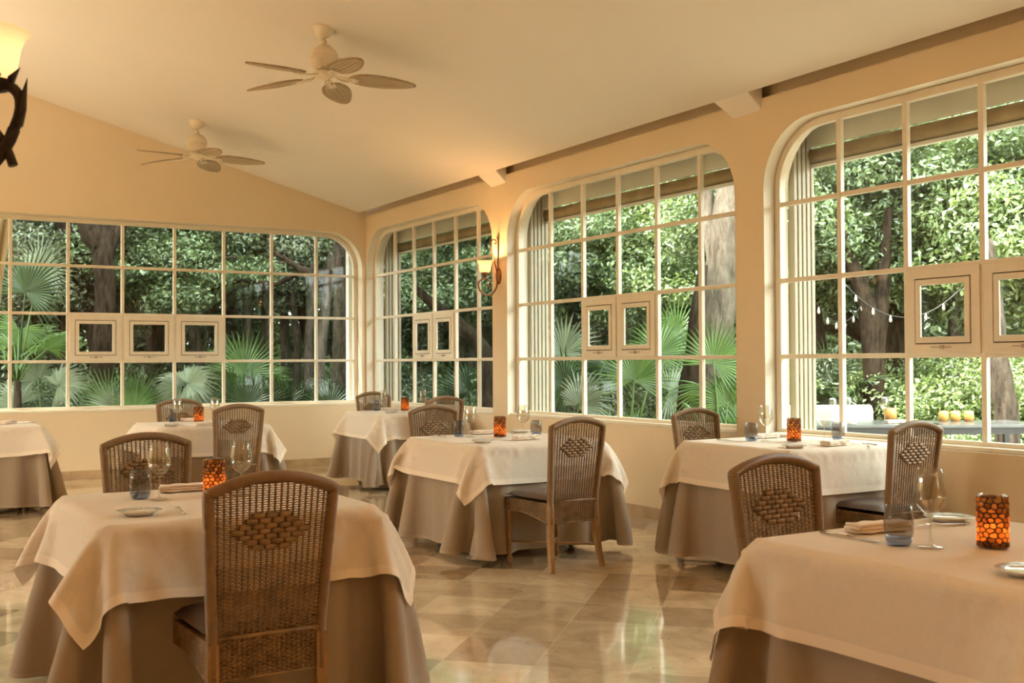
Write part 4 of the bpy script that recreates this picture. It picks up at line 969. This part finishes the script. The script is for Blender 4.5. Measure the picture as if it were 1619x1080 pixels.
trunk_thing('grey-brown trunk at the right end of the back window', [G(537, 15.6), at(540, 560, 15.6), at(543, 440, 15.6), at(541, 330, 15.6)], [.17, .13, .125, .12], 'bark_grey', 8)
trunk_thing('big pale leaning trunk at the right edge of the middle arched window', [G(1120, 12.2), at(1128, 560, 12.2), at(1140, 440, 12.2), at(1156, 330, 12.2), at(1172, 180, 12.2)], [.30, .22, .20, .20, .19], 'bark_pale', 11,
            (((at(1130, 430, 12.2), at(1122, 370, 12.3), at(1120, 280, 12.4)), (.08, .07, .05)),))
trunk_thing('dark slim trunk curving before the pale trunk, middle arched window', [G(1080, 11.3), at(1088, 620, 11.3), at(1096, 560, 11.3), at(1101, 500, 11.3), at(1112, 420, 11.4)], [.17, .11, .085, .075, .05], 'bark', 13)
trunk_thing('rough trunk at the right of the terrace window', [G(1597, 11.0), at(1590, 640, 11.0), at(1578, 565, 11.0), at(1572, 480, 11.2), at(1560, 380, 11.3)], [.14, .115, .10, .09, .06], 'bark_grey', 17)
trunk_thing('rough double trunk under the leafy tree behind the terrace window', [G(1382, 12.6), at(1384, 620, 12.6), at(1379, 545, 12.6), at(1370, 480, 12.6), at(1348, 420, 12.7), at(1320, 340, 12.9)], [.17, .13, .12, .115, .085, .05], 'bark', 29,
            (((at(1384, 580, 12.6), at(1392, 500, 12.6), at(1397, 420, 12.7), at(1405, 330, 12.9)), (.10, .09, .075, .045)),))
trunk_thing('dark slanting branch crossing the corner arched window', [G(775, 14.5), at(768, 560, 14.4), at(745, 530, 14.3), at(705, 498, 14.2), at(655, 455, 14.1)], [.13, .12, .10, .085, .05], 'bark', 19)
trunk_thing('long low branch reaching across the back window from its right end', [at(556, 432, 16.8), at(500, 431, 16.8), at(478, 428, 16.9), at(455, 412, 17), at(428, 395, 17)], [.06, .065, .06, .045, .02], 'bark', 23,
            (((at(470, 432, 16.9), at(440, 448, 17), at(410, 462, 17.1)), (.05, .04, .02)), ((at(425, 448, 17), at(380, 444, 17.1), at(330, 460, 17.2)), (.035, .03, .015))))
for i, (u, d_, u2, rr) in enumerate(((105, 17.5, 97, .11), (275, 18, 262, .06), (392, 18.4, 384, .08), (425, 18.2, 427, .07), (470, 18.4, 452, .06), (488, 18, 499, .08))):
    trunk_thing('slender understory trunk, %s from the left behind the back window' % ['first', 'second', 'third', 'fourth', 'fifth', 'sixth'][i], [G(u, d_), at(u, 540, d_), at((u + u2) / 2, 450, d_), at(u2, 350, d_)], [rr * 1.3, rr, rr * .9, rr * .7], 'bark_grey', 30 + i)
# shrubs
SH = [(5.4, 17.2, .2, 1.0, 'leaf_grey', 0), (8.2, 18.2, .5, 1.0, 'leaf_mid', 1), (10.8, 18.8, .6, 1.1, 'leaf_grey', 2), (13.4, 19.4, .4, 1.1, 'leaf_mid', 0), (16.0, 19, .3, 1.0, 'leaf_light', 1), (18.4, 20, .3, 1.1, 'leaf_light', 2), (21.2, 19.6, .4, 1.1, 'leaf_mid', 0), (23.2, 19, .8, 1.1, 'leaf_mid', 1),
      (25.0, 18.8, .5, .85, 'leaf_dark', 0), (27.0, 17.8, .6, .85, 'leaf_dark', 1), (29.2, 16.8, .5, .9, 'leaf_mid', 2), (32.4, 15.4, .9, .95, 'leaf_mid', 0), (34.8, 14.6, .7, .9, 'leaf_grey', 1), (37.4, 14.4, .8, .9, 'leaf_light', 2), (40.0, 13.6, .7, .9, 'leaf_mid', 0), (42.8, 13.4, .8, .9, 'leaf_light', 1),
      (46.0, 13.6, .7, .85, 'leaf_dark', 2), (48.6, 13.6, .4, .7, 'leaf_dark', 0), (51.4, 14.0, .7, 1.0, 'leaf_light', 1), (54.0, 13.6, .6, 1.0, 'leaf_light', 2), (56.6, 13.6, .6, 1.0, 'leaf_light', 0)]
for i, (az, r, z, s, lm, v) in enumerate(SH):
    x, y = polar(az, r); wnd = 'back window' if az < 24 else 'corner arched window' if az < 31 else 'middle arched window' if az < 44.5 else 'terrace window'
    bush('leafy undergrowth shrub low behind the ' + wnd, x, y, z, s, lm, v, 'undergrowth shrubs behind the ' + wnd)
# fan palms
def frond(plant, base, hub, axis, face, rad, mt, span=125, n=34, droop=.25, seed=0, free=.45):
    g = random.Random(seed); o = plant.location; hub = Vector(hub) - o; base = Vector(base) - o
    ax = Vector(axis).normalized(); fc = Vector(face); fc = (fc - ax * fc.dot(ax)).normalized(); sd = ax.cross(fc)
    mb = MB(); hw = radians(2 * span / n) / 2
    for k in range(n):
        a = radians(-span + 2 * span * (k + .5) / n); L_ = rad * (1 - .18 * abs(a) / radians(span)) * g.uniform(.9, 1.05)
        d = ax * cos(a) + sd * sin(a); tn = -ax * sin(a) + sd * cos(a)
        def pt(s_, e, lift):
            dr = droop * rad * max(0, s_ - .45) ** 1.6 * g2
            return hub + d * (L_ * s_) + tn * (e * L_ * s_) + fc * lift - Vector((0, 0, 1)) * dr - fc * (dr * .35)
        g2 = g.uniform(.6, 1.5); q = math.tan(hw)
        V = [pt(.02, 0, 0)]; st = (.25, free, .72, 1.0); wd = (1, 1, .62, .04)
        for s_, w_ in zip(st, wd):
            ww = q * w_ * (free / s_ if s_ > free else 1)
            V += [pt(s_, -ww, -.012 * s_), pt(s_, 0, .02 * rad * min(s_, .6)), pt(s_, ww, -.012 * s_)]
        F = [(0, 2, 1), (0, 3, 2)]
        for i in range(3):
            b = 1 + 3 * i; F += [(b, b + 1, b + 4, b + 3), (b + 1, b + 2, b + 5, b + 4)]
        mb.add(V, F, False)
    f = mb.build('frond', mt, plant)
    mid = base.lerp(hub, .55) + Vector((0, 0, .06))
    MB().tube([base, mid, hub, hub + ax * rad * .06], [.016, .012, .009, .006], 6).build('petiole', 'frond_green' if 'dark' not in mt else 'frond_dark', f)
    return f
def palm(label, u, dist, fr, mt, trunk_h=.35, seed=0, extra=0, er=.45, eh=.7):
    b = G(u, dist); t = thing('fan_palm', label, 'palm', b, 0, 'fan palms outside the windows')
    top = b + Vector((0, 0, trunk_h)); MB().tube([(0, 0, 0), (0, 0, trunk_h * .6), (0, 0, trunk_h + .05)], [.07, .06, .045], 8).build('stem', 'bark', t)
    for i, f in enumerate(fr):                        # hub px, depth shift, axis angle on view, lean of the face, radius
        hu, hv, dd, ang, lean, rad = f[:6]; m_ = f[6] if len(f) > 6 else mt
        hub = at(hu, hv, dist + dd); a = radians(ang)
        frond(t, top, hub, CR * cos(a) + CU * sin(a), -CF + Vector((0, 0, lean)), rad, m_, seed=seed * 13 + i, droop=f[7] if len(f) > 7 else .3)
    g = random.Random(seed + 5)
    for k in range(extra):
        a = 2 * pi * (k + g.uniform(0, .6)) / extra; e = g.uniform(.5, 1.1); d = Vector((cos(a) * cos(e), sin(a) * cos(e), sin(e)))
        frond(t, top, top + d * eh * g.uniform(.8, 1.15), d, Vector((-cos(a) * sin(e), -sin(a) * sin(e), cos(e))) + Vector((0, 0, .2)), er * g.uniform(.85, 1.15), mt, seed=seed * 31 + k, span=110, n=26, droop=.55)
    return t
palm('tall fan palm holding one big dark round leaf beside the thick trunk', 28, 14.9, [(40, 462, 0, 62, .15, .74, 'frond_dark', .12), (62, 430, .5, 75, .3, .62, 'frond_pale', .3), (30, 520, .4, 250, .3, .6, 'frond_green', .3)], 'frond_green', 1.4, 1, 4, .55, .7)
palm('low silvery fan palm at the left foot of the back window', 70, 14.9, [(30, 640, 0, 150, .6, .62, 'frond_pale', .8), (92, 610, .2, 30, .7, .66, 'frond_pale', .9), (60, 600, .5, 100, .6, .5, 'frond_pale', .8)], 'frond_pale', .5, 2, 4, .55, .5)
palm('spiky grey-green fan palm at the foot of the thick dark trunk', 178, 14.8, [(172, 640, 0, 65, .1, .60, 'frond_green', .08), (180, 648, -.2, 128, .2, .50, 'frond_pale', .1)], 'frond_pale', .35, 3, 5, .5, .45)
palm('bright green bristling fan palm right of the thick trunk', 216, 14.7, [(216, 640, 0, 90, .1, .52, 'frond_green', .05), (214, 645, -.1, 120, .1, .42, 'frond_green', .05)], 'frond_green', .3, 4, 5, .48, .4)
palm('pale drooping fan palm behind the table by the back window', 300, 14.9, [(296, 606, 0, 20, .8, .66, 'frond_pale', 1.0), (285, 612, .2, 160, .8, .6, 'frond_pale', 1.0), (318, 640, .3, 60, .5, .5, 'frond_pale', .8)], 'frond_pale', .5, 5, 5, .55, .55)
palm('dark fan palm low in the fourth pane column from the back corner', 392, 14.6, [(392, 640, 0, 80, .2, .50, 'frond_dark', .15), (372, 640, .1, 115, .2, .46, 'frond_dark', .2), (416, 640, .1, 40, .3, .5, 'frond_dark', .3)], 'frond_dark', .35, 6, 6, .5, .42)
palm('upright green fan palm standing behind the low dark one', 392, 16.0, [(388, 590, 0, 90, .1, .72, 'frond_green', .1), (372, 590, .2, 120, .1, .6, 'frond_green', .1)], 'frond_green', .9, 7, 4, .55, .6)
palm('dark fan palm under the thin pale trunks, near the back corner', 455, 14.8, [(450, 640, 0, 120, .2, .5, 'frond_dark', .2), (470, 650, .1, 60, .2, .5, 'frond_dark', .2)], 'frond_dark', .3, 8, 6, .48, .4)
palm('dark fan palm hugging the grey-brown trunk at the back corner', 530, 14.6, [(520, 650, 0, 110, .2, .55, 'frond_dark', .2), (545, 645, .1, 60, .2, .48, 'frond_dark', .2)], 'frond_dark', .3, 9, 6, .48, .4)
palm('dark fan palm in the lower right panes of the corner arched window', 742, 15.0, [(742, 622, 0, 95, .1, 0.64, 'frond_dark', .2), (725, 630, .2, 160, .3, 0.58, 'frond_dark', .35), (765, 620, .2, 25, .3, 0.58, 'frond_dark', .35)], 'frond_dark', .6, 10, 5, .5, .5)
palm('shaded fan palm low at the left of the middle arched window', 905, 12.2, [(895, 610, 0, 150, .4, 0.61, 'frond_dark', .5), (955, 575, .2, 265, .3, 0.57, 'frond_dark', .4), (915, 640, -.1, 60, .5, 0.61, 'frond_pale', .7), (890, 560, .5, 110, .4, 0.64, 'frond_pale', .4)], 'frond_dark', .5, 11, 4, .45, .5)
palm('fresh fan palm with a wide pale leaf in the centre of the middle arched window', 990, 11.7, [(1003, 601, 0, 85, .35, 0.56, 'frond_green', .15), (1040, 560, .5, 40, .4, 0.64, 'frond_green', .3), (1058, 622, .2, 10, .5, 0.56, 'frond_pale', .4)], 'frond_green', .45, 12, 3, .42, .5)
palm('yellow-green fan palm behind the vents of the middle arched window', 1070, 13.5, [(1070, 530, 0, 90, .1, .5, 'frond_green', .2), (1055, 545, .2, 130, .2, .5, 'frond_green', .2)], 'frond_green', 1.1, 13, 4, .5, .5)
palm('bright spiky fan palm at the right edge of the middle arched window', 1140, 11.0, [(1128, 575, 0, 60, .1, 0.54, 'frond_green', .1), (1120, 615, .1, 280, .3, 0.51, 'frond_green', .4), (1150, 640, 0, 75, .2, 0.51, 'frond_green', .25)], 'frond_green', .6, 14, 3, .42, .5)
palm('dark fan palm behind the left panes of the terrace window', 1300, 13.0, [(1305, 610, 0, 150, .3, .5, 'frond_dark', .4), (1310, 590, .2, 95, .3, .5, 'frond_dark', .3), (1330, 640, .1, 30, .4, .5, 'frond_dark', .5)], 'frond_dark', .9, 15, 4, .5, .55)

# ------------------------------------------------------------------ outdoor tables, bench and string lights
def out_table(label, x, y, lx, ly, rz, zt=.74):
    t = thing('outdoor_table', label, 'table', (x, y, -.03), radians(rz), 'dark tables on the terrace')
    MB().box((-lx / 2, -ly / 2, zt - .03), (lx / 2, ly / 2, zt)).build('tabletop', 'slate', t, bevel=.005)
    MB().box((-lx / 2 + .02, -ly / 2 + .02, zt - .09), (lx / 2 - .02, ly / 2 - .02, zt - .03)).build('rail', 'black', t)
    for sx in (-1, 1):
        for sy in (-1, 1): MB().box((sx * (lx / 2 - .045) - .025, sy * (ly / 2 - .045) - .025, 0), (sx * (lx / 2 - .045) + .025, sy * (ly / 2 - .045) + .025, zt - .03)).build('leg', 'black', t)
    return t
def oz(u, v, z): k = (at(u, v, 1) - EYE); return EYE + k * ((z - EYE.z) / k.z)
p1 = oz(1345, 668, .71); p2 = oz(1520, 668, .71)
out_table('dark outdoor table laid with napkins and glasses beside the white bench', p1.x, p1.y, 1.5, .8, -31)
out_table('dark outdoor table carrying three amber jars before the sunlit greenery', p2.x, p2.y, 1.25, .75, -31)
RV = Vector((cos(radians(-31)), sin(radians(-31)), 0)); FV = Vector((-RV.y, RV.x, 0))
bq = p1 + FV * .95; t = thing('outdoor_bench', 'white upholstered bench behind the outdoor table', 'bench', (bq.x, bq.y, -.03), radians(-31))
MB().box((-.62, -.28, .22), (.62, .28, .42)).build('seat', 'planter', t, bevel=.04); MB().box((-.62, .2, .40), (.62, .32, .86)).build('backrest', 'planter', t, bevel=.05)
for sx in (-.55, .55): MB().box((sx - .03, -.24, 0), (sx + .03, -.18, .24)).build('leg', 'black', t); MB().box((sx - .03, .22, 0), (sx + .03, .28, .24)).build('leg', 'black', t)
jl = ['left of the three amber jars on the outdoor table', 'glowing amber jar between two others on the outdoor table', 'right of the three amber jars on the outdoor table']
def jar(label, p, r=.045, h=.10):
    t = thing('candle_jar', label, 'jar', p, 0, 'amber jars on the outdoor tables')
    MB().lathe([(0, 0), (r, 0), (r * 1.06, h * .5), (r * .92, h), (r * .86, h), (r, h * .5), (r * .9, .01), (0, .01)], 18).build('glass_body', 'amberjar', t); MB().lathe([(0, .012), (r * .7, .012), (r * .7, h * .4), (0, h * .4)], 12).build('candle', 'wax', t)
for i, u in enumerate((1492, 1511, 1532)):
    p = oz(u, 666, .711); jar(jl[i], (p.x, p.y, .711))
p = oz(1408, 664, .711); jar('squat amber jar beside the white bench on the outdoor table', (p.x, p.y, .711), .06, .12)
pw = PROTO['wine'][0]
for i, (u, v, lab) in enumerate(((1317, 667, 'clear wine glass standing outside on the terrace table, near the guide post'), (1341, 665, 'clear wine glass outside on the terrace table, before the bench end'), (1399, 664, 'clear wine glass outside on the terrace table, next to the amber jar'))):
    p = oz(u, v, .711); dup(pw, (p.x, p.y, .711), 0, lab, 'wine glasses on the outdoor table')
for i, (u, v, lab) in enumerate(((1335, 671, 'white napkin outside on the terrace table, left one'), (1415, 669, 'white napkin outside on the terrace table, right one'))):
    p = oz(u, v, .711); dup(PROTO['nap'][0], (p.x, p.y, .711), radians(-31 + 20 * i), lab, 'napkins on the outdoor table')
for i, (a, b, lab) in enumerate((((1285, 470, 12.2), (1375, 455, 12.6), 'string of small pale bulbs hanging left of the double trunk outside'), ((1335, 448, 12.0), (1520, 455, 11.6), 'string of small pale bulbs running across the terrace behind the vents'))):
    A0, B0 = at(*a), at(*b); t = thing('string_light', lab, 'string lights', A0, 0, 'string lights over the terrace')
    P = [A0.lerp(B0, k / 20) - Vector((0, 0, .35 * (1 - (2 * k / 20 - 1) ** 2))) - A0 for k in range(21)]
    MB().tube(P, .006, 5).build('wire', 'black', t)
    for k in range(2, 20, 3): MB().lathe([(0, -.08), (.014, -.068), (.016, -.04), (.009, -.012), (.009, .0), (0, 0)], 10, Matrix.Translation(P[k])).build('bulb', 'bulb_off', t)
# beige curtain outside the left end of the back window
t = thing('outdoor_curtain', 'beige curtain hanging outside at the left end of the back window', 'curtain', (1.13, 13.62, 0))
V = []; F = []; n = 40
for i in range(13):
    z = 3.05 - 3.0 * i / 12; k = 1 - .28 * sin(pi * min(1, (3.05 - z) / 3.4)); 
    for j in range(n + 1): s_ = j / n; V.append((-.30 + (.55 * s_ - .0) * k + .05, .045 * sin(s_ * 2 * pi * 6), z))
for i in range(12):
    for j in range(n): a = i * (n + 1) + j; F.append((a, a + 1, a + n + 2, a + n + 1))
mb = MB(); mb.add(V, F, True); o = mb.build('drape', 'curtain', t); sd = o.modifiers.new('s', 'SOLIDIFY'); sd.thickness = .006
MB().tube([(-.5, 0, 3.07), (.45, 0, 3.07)], .012, 8).build('rail', 'outtrim', t)
